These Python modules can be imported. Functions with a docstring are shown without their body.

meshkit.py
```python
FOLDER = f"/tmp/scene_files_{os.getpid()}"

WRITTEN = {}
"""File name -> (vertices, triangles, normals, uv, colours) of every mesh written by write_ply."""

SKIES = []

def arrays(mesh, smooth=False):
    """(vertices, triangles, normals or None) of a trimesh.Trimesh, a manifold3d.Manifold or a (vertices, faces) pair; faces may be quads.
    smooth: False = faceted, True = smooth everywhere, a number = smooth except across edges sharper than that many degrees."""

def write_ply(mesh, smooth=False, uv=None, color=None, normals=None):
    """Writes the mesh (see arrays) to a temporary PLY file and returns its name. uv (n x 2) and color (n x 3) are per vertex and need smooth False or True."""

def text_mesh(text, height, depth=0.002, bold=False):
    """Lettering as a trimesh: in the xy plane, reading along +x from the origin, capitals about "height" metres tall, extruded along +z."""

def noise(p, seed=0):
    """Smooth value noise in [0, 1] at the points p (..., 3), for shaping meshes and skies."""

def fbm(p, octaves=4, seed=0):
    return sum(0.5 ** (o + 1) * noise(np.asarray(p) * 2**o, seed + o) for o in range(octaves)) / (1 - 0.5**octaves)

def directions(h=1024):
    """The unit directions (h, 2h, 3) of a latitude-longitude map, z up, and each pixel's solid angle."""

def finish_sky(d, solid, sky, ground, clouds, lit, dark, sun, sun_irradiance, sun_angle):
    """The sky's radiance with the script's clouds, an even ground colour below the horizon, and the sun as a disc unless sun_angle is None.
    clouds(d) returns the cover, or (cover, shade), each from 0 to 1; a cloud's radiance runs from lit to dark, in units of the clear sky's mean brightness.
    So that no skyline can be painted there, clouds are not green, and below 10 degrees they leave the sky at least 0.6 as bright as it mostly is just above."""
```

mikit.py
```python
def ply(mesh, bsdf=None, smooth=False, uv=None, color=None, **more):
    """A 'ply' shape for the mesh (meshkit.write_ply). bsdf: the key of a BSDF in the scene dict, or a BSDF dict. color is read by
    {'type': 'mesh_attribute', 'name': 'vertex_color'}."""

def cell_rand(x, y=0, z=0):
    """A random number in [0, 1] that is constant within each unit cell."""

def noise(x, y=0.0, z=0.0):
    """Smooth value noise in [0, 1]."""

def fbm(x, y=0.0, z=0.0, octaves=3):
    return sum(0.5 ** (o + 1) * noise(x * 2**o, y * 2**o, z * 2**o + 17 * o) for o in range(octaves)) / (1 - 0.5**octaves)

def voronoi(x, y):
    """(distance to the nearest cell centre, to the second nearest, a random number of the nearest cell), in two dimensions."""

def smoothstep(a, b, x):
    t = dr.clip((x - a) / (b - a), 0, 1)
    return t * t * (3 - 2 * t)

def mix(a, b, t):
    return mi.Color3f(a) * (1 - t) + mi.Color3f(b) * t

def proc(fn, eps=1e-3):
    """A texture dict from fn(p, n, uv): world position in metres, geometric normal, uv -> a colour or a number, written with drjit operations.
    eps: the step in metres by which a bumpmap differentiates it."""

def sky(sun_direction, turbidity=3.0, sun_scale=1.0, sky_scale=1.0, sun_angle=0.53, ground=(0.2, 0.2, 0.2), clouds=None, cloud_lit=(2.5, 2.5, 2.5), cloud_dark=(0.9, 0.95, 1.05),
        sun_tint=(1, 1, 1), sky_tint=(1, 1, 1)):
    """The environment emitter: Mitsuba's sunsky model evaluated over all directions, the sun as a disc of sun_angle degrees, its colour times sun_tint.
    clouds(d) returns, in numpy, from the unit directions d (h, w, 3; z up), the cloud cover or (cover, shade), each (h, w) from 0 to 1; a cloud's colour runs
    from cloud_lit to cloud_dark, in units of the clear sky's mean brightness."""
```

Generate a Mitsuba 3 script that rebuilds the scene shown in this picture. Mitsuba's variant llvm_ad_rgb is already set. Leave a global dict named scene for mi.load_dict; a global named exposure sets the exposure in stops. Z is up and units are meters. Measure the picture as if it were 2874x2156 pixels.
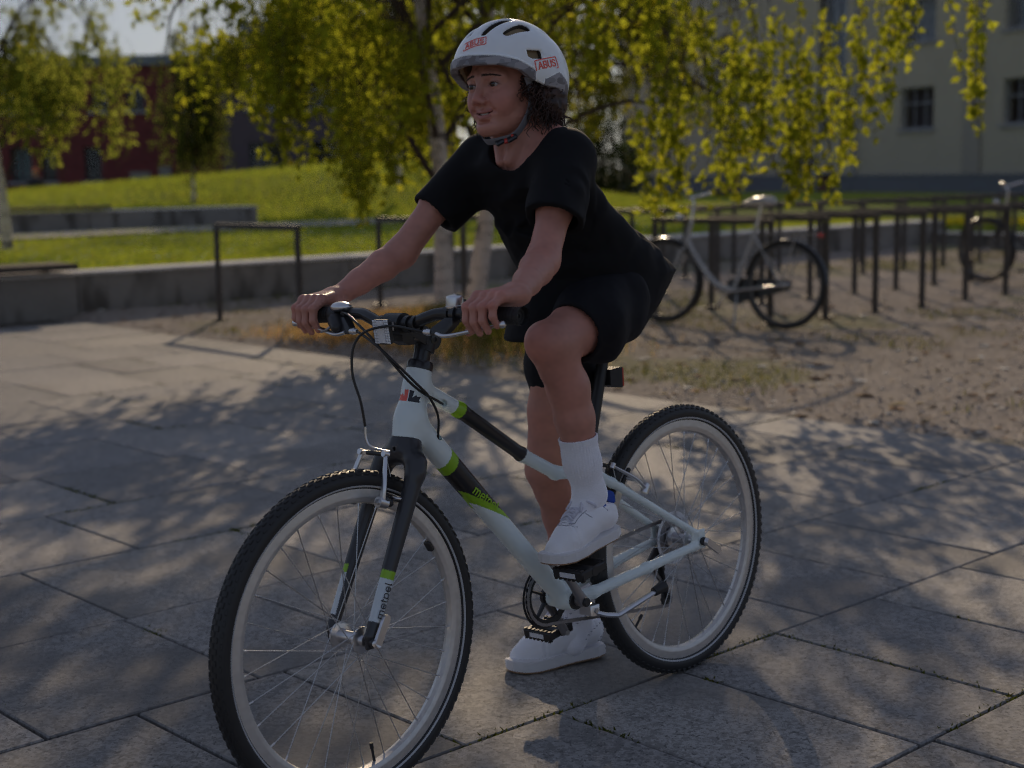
import math, random
import numpy as np, trimesh, mitsuba as mi, drjit as dr
import mikit, meshkit
from shapely.geometry import Polygon
from scipy.spatial import cKDTree

T = mi.ScalarTransform4f
scene, labels = {}, {}
rng = np.random.default_rng(7)

# ------------------------------------------------------------------ camera, sky, exposure
F_PX, PITCH, ROLL, CAM_H = 4136.1, 0.1415, -0.0149, 1.2315      # focal length for a 2874 px wide picture
_f = np.array([0, math.cos(PITCH), -math.sin(PITCH)])
_u0 = np.cross([1, 0, 0], _f)
CAM_R = math.cos(ROLL) * np.array([1, 0, 0.]) + math.sin(ROLL) * _u0
CAM_U = -math.sin(ROLL) * np.array([1, 0, 0.]) + math.cos(ROLL) * _u0
CAM_O = np.array([0, 0, CAM_H])
scene['camera'] = {'type': 'thinlens', 'fov': math.degrees(2 * math.atan(1437 / F_PX)), 'fov_axis': 'x',
                   'aperture_radius': 0.008, 'focus_distance': 3.1, 'near_clip': 0.05, 'far_clip': 2000.0,
                   'to_world': T().look_at(CAM_O.tolist(), (CAM_O + _f).tolist(), CAM_U.tolist())}
SUN_EL, SUN_AZ = 23.5, 1.0                                       # degrees; azimuth from +y towards +x
_se, _sa = math.radians(SUN_EL), math.radians(SUN_AZ)
SUN = [math.cos(_se) * math.sin(_sa), math.cos(_se) * math.cos(_sa), math.sin(_se)]
scene['sky'] = mikit.sky(SUN, turbidity=2.8, sun_scale=1.0, sky_scale=1.05, ground=(0.12, 0.12, 0.11), sun_tint=(0.98, 1.0, 1.09), sky_tint=(1.00, 0.98, 1.10),
                         clouds=lambda d: 0.62 + 0.10 * (meshkit.fbm(d * np.array([3, 3, 9.]), 4, 3) - 0.5), cloud_lit=(1.02, 1.10, 1.40))
exposure = 1.4

# ------------------------------------------------------------------ materials
def rgb(*c): return {'type': 'rgb', 'value': [float(x) for x in c]}
def principled(key, color, rough=0.6, two=True, **more):
    d = {'type': 'principled', 'base_color': color if isinstance(color, dict) else rgb(*color), 'roughness': rough, **more}
    scene[key] = {'type': 'twosided', 'b': d} if two else d
    return key
def vcol(key, rough=0.6, **more):
    return principled(key, {'type': 'mesh_attribute', 'name': 'vertex_color'}, rough, **more)

# ------------------------------------------------------------------ naming
_used = {}
def numbered(name):
    n = _used.get(name, 0); _used[name] = n + 1
    return name if n == 0 else '%s_%03d' % (name, n)
def thing(name, label=None, cat=None, group=None, kind=None):
    key = numbered(name)
    if label or cat or group or kind:
        labels[key] = {k: v for k, v in (('label', label), ('category', cat), ('group', group), ('kind', kind)) if v}
    return key
def put(mesh, bsdf, parent, name=None, smooth=40, label=None, kind=None, **more):
    key = parent if name is None else numbered(parent + '__' + name)
    scene[key] = mikit.ply(mesh, bsdf, smooth=smooth, **more)
    if label or kind:
        labels.setdefault(key, {}).update({k: v for k, v in (('label', label), ('kind', kind)) if v})
    return key
def struct(key, mesh, bsdf, label, smooth=False):
    scene[key] = mikit.ply(mesh, bsdf, smooth=smooth); labels[key] = {'label': label, 'kind': 'structure'}
    return key

# ------------------------------------------------------------------ mesh helpers
cat = lambda ms: trimesh.util.concatenate([m for m in ms if m is not None])
def tm(v, f): return trimesh.Trimesh(np.asarray(v, float), np.asarray(f, int), process=False)
def norm(v):
    v = np.asarray(v, float); return v / max(np.linalg.norm(v), 1e-12)
def frame_of(d, up=(0, 0, 1)):
    d = norm(d); up = np.asarray(up, float)
    if abs(d @ norm(up)) > 0.98: up = np.array([1., 0, 0])
    s = norm(np.cross(up, d)); return s, np.cross(d, s), d
def tube(pts, r, n=10, caps=True, squash=1.0, up=(0, 0, 1)):
    """A tube along the points; r a number or one per point; squash scales the second cross axis."""
    pts = np.asarray(pts, float); m = len(pts); r = np.broadcast_to(np.asarray(r, float), (m,))
    tg = np.gradient(pts, axis=0) if m > 2 else np.repeat([pts[-1] - pts[0]], m, 0)
    tg = tg / np.maximum(np.linalg.norm(tg, axis=1, keepdims=True), 1e-9)
    s, u, _ = frame_of(tg[0], up)
    a = np.linspace(0, 2 * np.pi, n, endpoint=False); rings = []
    for i in range(m):
        s = norm(s - tg[i] * (s @ tg[i])); u = np.cross(tg[i], s)
        rings.append(pts[i] + r[i] * (np.cos(a)[:, None] * s + squash * np.sin(a)[:, None] * u))
    v = np.vstack(rings); f = []
    for i in range(m - 1):
        for j in range(n):
            k = (j + 1) % n
            f += [[i * n + j, i * n + k, (i + 1) * n + k], [i * n + j, (i + 1) * n + k, (i + 1) * n + j]]
    if caps:
        v = np.vstack([v, pts[:1], pts[-1:]]); c0, c1 = m * n, m * n + 1
        for j in range(n):
            k = (j + 1) % n
            f += [[c0, k, j], [c1, (m - 1) * n + j, (m - 1) * n + k]]
    return tm(v, f)
def spline(pts, n=24):
    """Catmull-Rom through the points."""
    p = np.asarray(pts, float); p = np.vstack([2 * p[0] - p[1], p, 2 * p[-1] - p[-2]]); out = []
    for i in range(1, len(p) - 2):
        t = np.linspace(0, 1, n, endpoint=False)[:, None]
        a, b, c, d = p[i - 1], p[i], p[i + 1], p[i + 2]
        out.append(0.5 * (2 * b + (c - a) * t + (2 * a - 5 * b + 4 * c - d) * t ** 2 + (3 * b - a - 3 * c + d) * t ** 3))
    return np.vstack(out + [p[-2:-1]])
def lathe(profile, axis_o, axis_d, n=48, closed=False):
    """Revolve (radius, along) pairs round an axis."""
    s, u, d = frame_of(axis_d); o = np.asarray(axis_o, float); pr = np.asarray(profile, float); m = len(pr)
    a = np.linspace(0, 2 * np.pi, n, endpoint=False)
    v = np.vstack([o + d * h + r * (np.cos(a)[:, None] * s + np.sin(a)[:, None] * u) for r, h in pr]); f = []
    for i in range(m if closed else m - 1):
        i2 = (i + 1) % m
        for j in range(n):
            k = (j + 1) % n
            f += [[i * n + j, i * n + k, i2 * n + k], [i * n + j, i2 * n + k, i2 * n + j]]
    return tm(v, f)
def box(c, size, R=None, bevel=0.0):
    """A box at c with edge lengths size, its axes the rows of R; bevel chamfers every edge."""
    sx, sy, sz = np.asarray(size, float) / 2
    if bevel > 0:
        b = min(bevel, 0.49 * min(size)); pts = []
        for x in (-1, 1):
            for y in (-1, 1):
                for z in (-1, 1):
                    pts += [[x * (sx - b), y * (sy - b), z * sz], [x * (sx - b), y * sy, z * (sz - b)], [x * sx, y * (sy - b), z * (sz - b)]]
        m = trimesh.convex.convex_hull(np.array(pts)); v = np.array(m.vertices); f = np.array(m.faces)
    else:
        m = trimesh.creation.box((2 * sx, 2 * sy, 2 * sz)); v, f = np.array(m.vertices), np.array(m.faces)
    if R is not None: v = v @ np.asarray(R, float)
    return tm(v + np.asarray(c, float), f)
def hull(pts): 
    m = trimesh.convex.convex_hull(np.asarray(pts, float)); return tm(m.vertices, m.faces)
def extrude(poly, h, o, ex, ey):
    """Shapely polygon in the (ex, ey) plane at o, extruded by h along ex x ey (centred)."""
    m = trimesh.creation.extrude_polygon(poly, h, engine='earcut'); v = np.array(m.vertices); v[:, 2] -= h / 2
    ex, ey = norm(ex), norm(ey); return tm(np.asarray(o) + v[:, :1] * ex + v[:, 1:2] * ey + v[:, 2:] * np.cross(ex, ey), m.faces)
def xf(mesh, fn): return tm(fn(np.asarray(mesh.vertices)), mesh.faces)

# ------------------------------------------------------------------ signed distances and their meshes
def s_cone(p, a, b, ra, rb):
    a, b = np.asarray(a, float), np.asarray(b, float); ba = b - a; l2 = ba @ ba; rr = ra - rb; a2 = l2 - rr * rr; il2 = 1 / l2
    pa = p - a; y = pa @ ba; z = y - l2; w = pa * l2 - y[:, None] * ba; x2 = np.einsum('ij,ij->i', w, w); y2 = y * y * l2; z2 = z * z * l2
    k = np.sign(rr) * rr * rr * x2
    out = (np.sqrt(np.maximum(x2 * a2 * il2, 0)) + y * rr) * il2 - ra
    m1 = np.sign(z) * a2 * z2 > k; m2 = np.sign(y) * a2 * y2 < k
    out = np.where(m2, np.sqrt(x2 + y2) * il2 - ra, out)
    return np.where(m1, np.sqrt(x2 + z2) * il2 - rb, out)
def s_sphere(p, c, r): return np.linalg.norm(p - np.asarray(c), axis=1) - r
def s_ell(p, c, r, R=None):
    q = p - np.asarray(c)
    if R is not None: q = q @ np.asarray(R).T
    r = np.asarray(r, float); k0 = np.linalg.norm(q / r, axis=1); k1 = np.linalg.norm(q / r ** 2, axis=1)
    return k0 * (k0 - 1) / np.maximum(k1, 1e-9)
def s_box(p, c, half, R=None, rnd=0.0):
    q = p - np.asarray(c)
    if R is not None: q = q @ np.asarray(R).T
    q = np.abs(q) - (np.asarray(half) - rnd)
    return np.linalg.norm(np.maximum(q, 0), axis=1) + np.minimum(q.max(1), 0) - rnd
def smin(a, b, k):
    h = np.maximum(k - np.abs(a - b), 0) / k; return np.minimum(a, b) - h * h * k * 0.25
def smax(a, b, k): return -smin(-a, -b, k)
def chain(p, pts, rs, k=0.0):
    out = None
    for i in range(len(pts) - 1):
        d = s_cone(p, pts[i], pts[i + 1], rs[i], rs[i + 1])
        out = d if out is None else (np.minimum(out, d) if k <= 0 else smin(out, d, k))
    return out
_C8 = np.array([[x, y, z] for x in (0, 1) for y in (0, 1) for z in (0, 1)])
_E12 = [(a, b) for a in range(8) for b in range(a + 1, 8) if np.abs(_C8[a] - _C8[b]).sum() == 1]
def _eval(f, P, chunk=400000): return np.concatenate([f(P[i:i + chunk]) for i in range(0, len(P), chunk)])
def sdf_mesh(f, lo, hi, h, B=6, slack=1.25):
    """Surface nets over the blocks of B cells that the surface can pass through."""
    lo = np.asarray(lo, float); n = np.ceil((np.asarray(hi) - lo) / (h * B)).astype(int)
    g = np.stack(np.meshgrid(*[np.arange(k) for k in n], indexing='ij'), -1).reshape(-1, 3)
    v = _eval(f, lo + (g + 0.5) * h * B); g = g[np.abs(v) < slack * h * B * 0.9]
    l = np.stack(np.meshgrid(*[np.arange(B)] * 3, indexing='ij'), -1).reshape(-1, 3)
    cells = (g[:, None] * B + l[None]).reshape(-1, 3); S = n * B + 2
    lin = lambda q: (q[..., 0] * S[1] + q[..., 1]) * S[2] + q[..., 2]
    lb = np.stack(np.meshgrid(*[np.arange(B + 1)] * 3, indexing='ij'), -1).reshape(-1, 3)
    ids = np.unique(lin((g[:, None] * B + lb[None]).reshape(-1, 3)))
    P = np.stack([ids // (S[1] * S[2]), ids // S[2] % S[1], ids % S[2]], -1)
    val = _eval(f, lo + P * h)
    cv = np.stack([val[np.searchsorted(ids, lin(cells + c))] for c in _C8], 1)
    neg = cv < 0; act = neg.any(1) & ~neg.all(1); cells, cv = cells[act], cv[act]; neg = neg[act]
    s, w = np.zeros((len(cells), 3)), np.zeros(len(cells))
    for a, b in _E12:
        x = neg[:, a] != neg[:, b]; t = cv[x, a] / (cv[x, a] - cv[x, b])
        s[x] += _C8[a] + t[:, None] * (_C8[b] - _C8[a]); w[x] += 1
    V = lo + (cells + s / w[:, None]) * h
    cl = lin(cells); order = np.argsort(cl); cs = cl[order]; F = []
    for ax in range(3):
        e = np.eye(3, dtype=int); o1, o2 = e[(ax + 1) % 3], e[(ax + 2) % 3]
        far = int((_C8 == e[ax]).all(1).nonzero()[0][0])
        x = neg[:, 0] != neg[:, far]; c = cells[x]; flip = neg[x, 0]; q = []; ok = np.ones(len(c), bool)
        for off in (0 * o1, -o1, -o1 - o2, -o2):
            L = lin(c + off); k = np.minimum(np.searchsorted(cs, L), len(cs) - 1); ok &= cs[k] == L; q.append(order[k])
        q = np.stack(q, 1)[ok]; fl = flip[ok]
        q = np.where(fl[:, None], q, q[:, ::-1]); F.append(q)
    F = np.vstack(F); return tm(V, np.vstack([F[:, [0, 1, 2]], F[:, [0, 2, 3]]]))
# metals, paints, cloth, skin
principled('m_silver', (0.72, 0.72, 0.74), 0.28, metallic=1.0)
principled('m_brushed', (0.50, 0.50, 0.52), 0.42, metallic=1.0)
principled('m_steel', (0.55, 0.56, 0.58), 0.33, metallic=1.0)
principled('m_black', (0.022, 0.022, 0.024), 0.42, specular=0.5)
principled('m_black_gloss', (0.02, 0.02, 0.023), 0.22, specular=0.5, clearcoat=0.4)
principled('m_rubber', (0.020, 0.020, 0.021), 0.50, specular=0.5)
principled('m_cable', (0.015, 0.015, 0.016), 0.35)
principled('m_reflector', (0.62, 0.64, 0.68), 0.16, specular=0.9, clearcoat=0.8)
principled('m_red_lens', (0.45, 0.03, 0.02), 0.2, clearcoat=0.8)
principled('m_strip', (0.45, 0.46, 0.48), 0.4)
principled('m_lime', (0.27, 0.50, 0.02), 0.35)
principled('m_ink', (0.02, 0.02, 0.03), 0.4)
principled('m_salmon', (0.80, 0.13, 0.10), 0.4)
vcol('m_paint', 0.30, specular=0.5, clearcoat=0.6, clearcoat_gloss=0.85)
vcol('m_fork', 0.30, specular=0.5, clearcoat=0.5)
principled('m_crank', (0.34, 0.33, 0.34), 0.42, metallic=0.85)
vcol('m_skin', 0.42, specular=0.5, sheen=0.15)
principled('m_hair', mikit.proc(lambda p, n, uv: mikit.mix([0.011, 0.007, 0.006], [0.075, 0.036, 0.027], mikit.noise(p.x * 160, p.y * 160, p.z * 60))), 0.45, specular=0.4)
def cloth(c, amt=0.25):
    c = np.array(c)
    return mikit.proc(lambda p, n, uv: mikit.mix((c * (1 - amt)).tolist(), (c * (1 + amt)).tolist(), mikit.fbm(p.x * 420, p.y * 420, p.z * 420, 2)))
principled('m_shirt', cloth((0.008, 0.008, 0.0095)), 0.85, specular=0.2, sheen=0.35)
principled('m_shorts', cloth((0.0095, 0.0095, 0.0125)), 0.8, specular=0.2, sheen=0.4)
principled('m_sock', cloth((0.80, 0.80, 0.86), 0.08), 0.9)
principled('m_shoe', cloth((0.82, 0.82, 0.86), 0.04), 0.5)
principled('m_sole', cloth((0.66, 0.65, 0.66), 0.06), 0.65)
principled('m_shoe_blue', cloth((0.035, 0.09, 0.42), 0.2), 0.8)
principled('m_outsole', (0.30, 0.17, 0.09), 0.8)
vcol('m_helmet', 0.22, specular=0.6, clearcoat=1.0, clearcoat_gloss=0.9)
principled('m_liner', (0.26, 0.19, 0.11), 0.9)
principled('m_strap', (0.16, 0.16, 0.18), 0.85)
principled('m_eye_white', (0.30, 0.26, 0.25), 0.2, specular=0.5)
principled('m_iris', (0.018, 0.010, 0.007), 0.12, specular=0.6)
principled('m_teeth', (0.62, 0.58, 0.52), 0.3)
def camo(p, n, uv):
    a = mikit.noise(p.x * 62, p.y * 62, p.z * 75); b = mikit.noise(p.x * 95 + 9, p.y * 95, p.z * 110)
    c = mikit.mix([0.15, 0.14, 0.15], [0.31, 0.30, 0.32], mikit.smoothstep(0.50, 0.56, a))
    return mikit.mix(c, [0.22, 0.22, 0.24], mikit.smoothstep(0.60, 0.66, b))
principled('m_camo', mikit.proc(camo), 0.5)
principled('m_lace', (0.60, 0.60, 0.68), 0.9)
principled('m_seam', (0.30, 0.30, 0.36), 0.9)
# ------------------------------------------------------------------ the square: slabs laid along the direction tB, courses across nA
tB, nA = np.array([.731, .682, 0]), np.array([.682, -.731, 0])
def G(t, n, z=0.0): return np.multiply.outer(np.asarray(t, float), tB) + np.multiply.outer(np.asarray(n, float), nA) + np.multiply.outer(np.asarray(z, float) + 0 * np.asarray(t, float), [0, 0, 1.])
AX = np.stack([tB, nA * -1, [0, 0, 1.]])                             # along, across (away), up
def sheet(x0, x1, y0, y1, step, zf):
    xs, ys = np.arange(x0, x1 + step / 2, step), np.arange(y0, y1 + step / 2, step); X, Y = np.meshgrid(xs, ys, indexing='ij')
    v = np.stack([X.ravel(), Y.ravel(), zf(X.ravel(), Y.ravel())], 1); nx, ny = X.shape; i = np.arange(nx * ny).reshape(nx, ny)
    a, b, c, d = i[:-1, :-1].ravel(), i[1:, :-1].ravel(), i[1:, 1:].ravel(), i[:-1, 1:].ravel()
    return tm(v, np.vstack([np.stack([a, b, c], 1), np.stack([a, c, d], 1)]))
def tn(x, y): return .731 * x + .682 * y, .682 * x - .731 * y
def in_view(P, margin=0.3):
    d = np.asarray(P, float) - CAM_O; z = d @ _f; return z > 0.3 and abs(d @ CAM_R) < z * .3475 + margin and abs(d @ CAM_U) < z * .261 + margin

# stone: fine grain, blotches, a little wear
def stone(c, seed, amp=0.36):
    c = np.array(c)
    def fn(p, n, uv):
        g = mikit.noise(p.x * 420 + seed, p.y * 420, p.z * 420) * .30 + mikit.noise(p.x * 170, p.y * 170 + seed, p.z * 170) * .35 + mikit.noise(p.x * 85 + seed, p.y * 85, 2) * .35
        b = mikit.fbm(p.x * 3.1 + seed, p.y * 3.1, p.z * 3.1, 4)
        col = mikit.mix((c * (1 - amp)).tolist(), (c * (1 + amp)).tolist(), mikit.smoothstep(0.32, 0.68, g) * .72 + b * .28)
        sp = mikit.smoothstep(.78, .86, mikit.noise(p.x * 150 + 7 * seed, p.y * 150, 3)); col = mikit.mix(col, (c * .35).tolist(), sp * .7); wh = mikit.smoothstep(.80, .88, mikit.noise(p.x * 130 + seed, p.y * 130, 8)); col = mikit.mix(col, (c * 1.7).tolist(), wh * .5)
        st = mikit.smoothstep(.56, .74, mikit.fbm(p.x * 1.7 + seed, p.y * 1.7, 5, 4)); return mikit.mix(col, (c * .66).tolist(), st * .7)
    return mikit.proc(fn)
def bumped(key, color, rough, scale, fn, eps=2e-3):
    scene[key] = {'type': 'twosided', 'b': {'type': 'bumpmap', 'arbitrary': mikit.proc(fn, eps), 'scale': scale, 'b': {'type': 'principled', 'base_color': color, 'roughness': rough, 'specular': 0.3}}}
    return key
def grain(p, n, uv): return mikit.noise(p.x * 330, p.y * 330, p.z * 330) + .6 * mikit.noise(p.x * 120, p.y * 120, p.z * 120) + 1.5 * mikit.fbm(p.x * 14, p.y * 14, p.z * 14, 2)
SLABS = [bumped('m_slab_%d' % i, stone(c, 3.7 * i), .80, .0016, grain) for i, c in enumerate([(.235, .226, .219), (.266, .255, .245), (.200, .194, .190), (.246, .234, .222), (.222, .215, .212), (.250, .236, .220)])]
bumped('m_bed', mikit.proc(lambda p, n, uv: mikit.mix([.060, .052, .044], [.10, .085, .07], mikit.fbm(p.x * 25, p.y * 25, 1, 3))), .95, .004, grain)
EDGE_T, N0, PITCH_N = 6.03, -2.320, 0.695
def pave_z(x, y): return np.full(len(x), -.016)
struct('pavement', tm(G([-14, EDGE_T, EDGE_T, -14], [-12.6, -12.6, 13, 13], [-.016] * 4), [[0, 1, 2], [0, 2, 3]]), 'm_bed', 'square paved with long grey stone slabs in offset courses')
fixed = {0: [2.29, 2.71, 3.117, 3.58, 4.05, 4.66], -1: [1.02, 1.60, 2.01, 2.74, 3.336, 3.80, 4.27], -2: [1.38, 1.94, 2.34, 2.95, 3.62, 4.10, 4.58], -3: [1.5, 1.96, 2.75, 3.3, 4.05, 4.99], -4: [1.1, 1.75, 2.38, 3.2, 3.85, 4.5, 5.2]}
r_ = np.random.default_rng(12); n_slab = 0; JOINTS = []; OUTER = []
for k in range(-14, 16):
    n_a, n_b = N0 + PITCH_N * k, N0 + PITCH_N * (k + 1)
    js = [EDGE_T]
    fx = sorted(fixed.get(k, []), reverse=True)
    for f_ in fx:
        while js[-1] - f_ > 1.0: js.append(js[-1] - r_.choice([.42, .47, .62, .72]))
        if js[-1] - f_ > .2: js.append(f_)
    while js[-1] > -13: js.append(js[-1] - r_.choice([.41, .46, .62, .70, .93]))
    JOINTS.append((n_b, None, js[0], js[-1]))
    for a, b in zip(js[1:], js[:-1]):
        corners = G([a, b, b, a], [n_a, n_a, n_b, n_b])
        if not any(in_view(c, .25) for c in corners): OUTER.append(G([a + .004, b - .004, b - .004, a + .004], [n_a + .004, n_a + .004, n_b - .004, n_b - .004])); continue
        JOINTS.append((n_a, n_b, a, a)); n_slab += 1
        g = .0042; w, l = (n_b - n_a) / 2 - g, (b - a) / 2 - g; cz = r_.normal(0, .0010); tilt = r_.normal(0, .0012, 2)
        rot = r_.normal(0, .0015); A1 = norm(tB + rot * nA + np.array([0, 0, tilt[0]])); A2 = norm(np.cross([0, 0, 1], A1) + np.array([0, 0, tilt[1]]))
        m = box(G((a + b) / 2, (n_a + n_b) / 2, -.03 + cz), (2 * l, 2 * w, .06), np.stack([A1, A2, norm(np.cross(A1, A2))]), .0035)
        put(m, SLABS[r_.integers(len(SLABS))], 'pavement', 'slab', 20)
_o = np.array(OUTER).reshape(-1, 3); _q4 = np.arange(len(OUTER))[:, None] * 4
put(tm(_o, np.vstack([_q4 + [0, 1, 2], _q4 + [0, 2, 3]])[:, ::-1]), SLABS[0], 'pavement', 'outer_slabs', False, kind='stuff')
# ---- bare earth and gravel of the planted bed, with the bike racks on it
BIRCH = np.array([[-.55, 12.25], [-.33, 12.62]])
def bed_z(x, y):
    t, n = tn(x, y); p = np.stack([x, y, 0 * x], 1)
    z = -.012 + .026 * (meshkit.fbm(p * 1.3, 3, 2) - .5) + .012 * (meshkit.noise(p * 9, 3) - .5)
    z += .16 * np.exp(-(((x + .62) / .85) ** 2 + ((y - 11.1) / 1.15) ** 2)) + .05 * np.exp(-((n + 12.4) / .35) ** 2)
    z = np.where(t < EDGE_T + .25, np.minimum(z, -.005 - .03 * np.clip((EDGE_T + .2 - t) / .2, 0, 1)), z)
    return np.where((t < EDGE_T - .1), -.10, z)
def gravel_col(p, n, uv):
    a = mikit.fbm(p.x * .9, p.y * .9, 4, 4); b = mikit.noise(p.x * 95, p.y * 95, 7); c = mikit.noise(p.x * 38, p.y * 38, 2)
    col = mikit.mix([.175, .142, .118], [.31, .265, .225], a * .5 + b * .3 + c * .2)
    col = mikit.mix(col, [.48, .43, .38], mikit.smoothstep(.74, .82, b) * .7); col = mikit.mix(col, [.045, .034, .027], mikit.smoothstep(.73, .80, mikit.noise(p.x * 60 + 5, p.y * 60, 1)) * .7)
    gr = mikit.smoothstep(.56, .70, mikit.fbm(p.x * .75 + 31, p.y * .75, 9, 4)); return mikit.mix(col, [.13, .135, .035], gr * .55)
bumped('m_gravel', mikit.proc(gravel_col), .95, .006, lambda p, n, uv: mikit.noise(p.x * 90, p.y * 90, 3) + mikit.noise(p.x * 40, p.y * 40, 5), 4e-3)
struct('gravel_bed', sheet(-9, 16, 4.5, 29, .1, bed_z), 'm_gravel', 'bare brown gravel and earth round the birch and under the bike racks', 30)
bumped('m_far', mikit.proc(lambda p, n, uv: mikit.mix([.10, .11, .04], [.15, .14, .07], mikit.fbm(p.x * .2, p.y * .2, 0, 3))), .95, .01, lambda p, n, uv: mikit.noise(p.x * 8, p.y * 8, 0), 2e-2)
struct('ground', tm([[-500, -300, -.13], [500, -300, -.13], [500, 700, -.13], [-500, 700, -.13]], [[0, 1, 2], [0, 2, 3]]), 'm_far', 'level ground running on under the buildings')

# ---- lawns behind low concrete walls
WALL_N, LAWN_T = -12.70, 21.0
def lawn_z(x, y):
    t, n = tn(x, y); p = np.stack([x, y, 0 * x], 1)
    z = .36 + .03 * (meshkit.fbm(p * .8, 3, 6) - .5)
    rise = np.clip(.42 + .062 * (t - 14), .05, 1.3); s = np.clip((-23.6 - n) / 10, 0, 1); s = s * s * (3 - 2 * s)
    st = np.where(t < 15.4, .26, 0) * np.clip((-23.45 - n) / .15, 0, 1)
    z = z + np.maximum(st, rise * s); fall = np.clip((-36 - n) / 14, 0, 1); z = z - fall * fall * 1.6; z = z - np.clip((t - 27) / 7, 0, 1) * np.maximum(z - .3, 0)
    b = np.clip((t - LAWN_T) / 3, 0, 1) * np.clip((n + 16) / 3, 0, 1); z = z * (1 - b) + b * (.17 + .02 * (t - LAWN_T) * .3)
    inside = (n < WALL_N - .05) | (t > LAWN_T + .05); return np.where(inside, z, -.35)
def lawn_col(p, n, uv):
    a = mikit.fbm(p.x * 1.1, p.y * 1.1, 2, 4); b = mikit.noise(p.x * 55, p.y * 55, 1); c = mikit.noise(p.x * .35, p.y * .35, 8)
    return mikit.mix(mikit.mix([.17, .22, .022], [.34, .39, .05], a * .5 + b * .5), [.38, .38, .10], mikit.smoothstep(.52, .72, c) * .5)
bumped('m_lawn', mikit.proc(lawn_col), .9, .05, lambda p, n, uv: mikit.noise(p.x * 45, p.y * 45, 3) + mikit.fbm(p.x * 9, p.y * 9, 5, 2), 8e-3)
struct('lawn', sheet(-34, 30, 11, 64, .2, lawn_z), 'm_lawn', 'sunlit yellow green lawn rising to a low mound', 30)
def conc(p, n, uv):
    a = mikit.fbm(p.x * 2.2, p.y * 2.2, p.z * 4, 4); b = mikit.noise(p.x * 70, p.y * 70, p.z * 70); s = mikit.fbm(p.x * 5, p.y * 5, p.z * 1.2 + 4, 3)
    col = mikit.mix([.17, .155, .138], [.36, .335, .305], a * .6 + b * .4); return mikit.mix(col, [.075, .066, .055], mikit.smoothstep(.48, .70, s) * .8)
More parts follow.
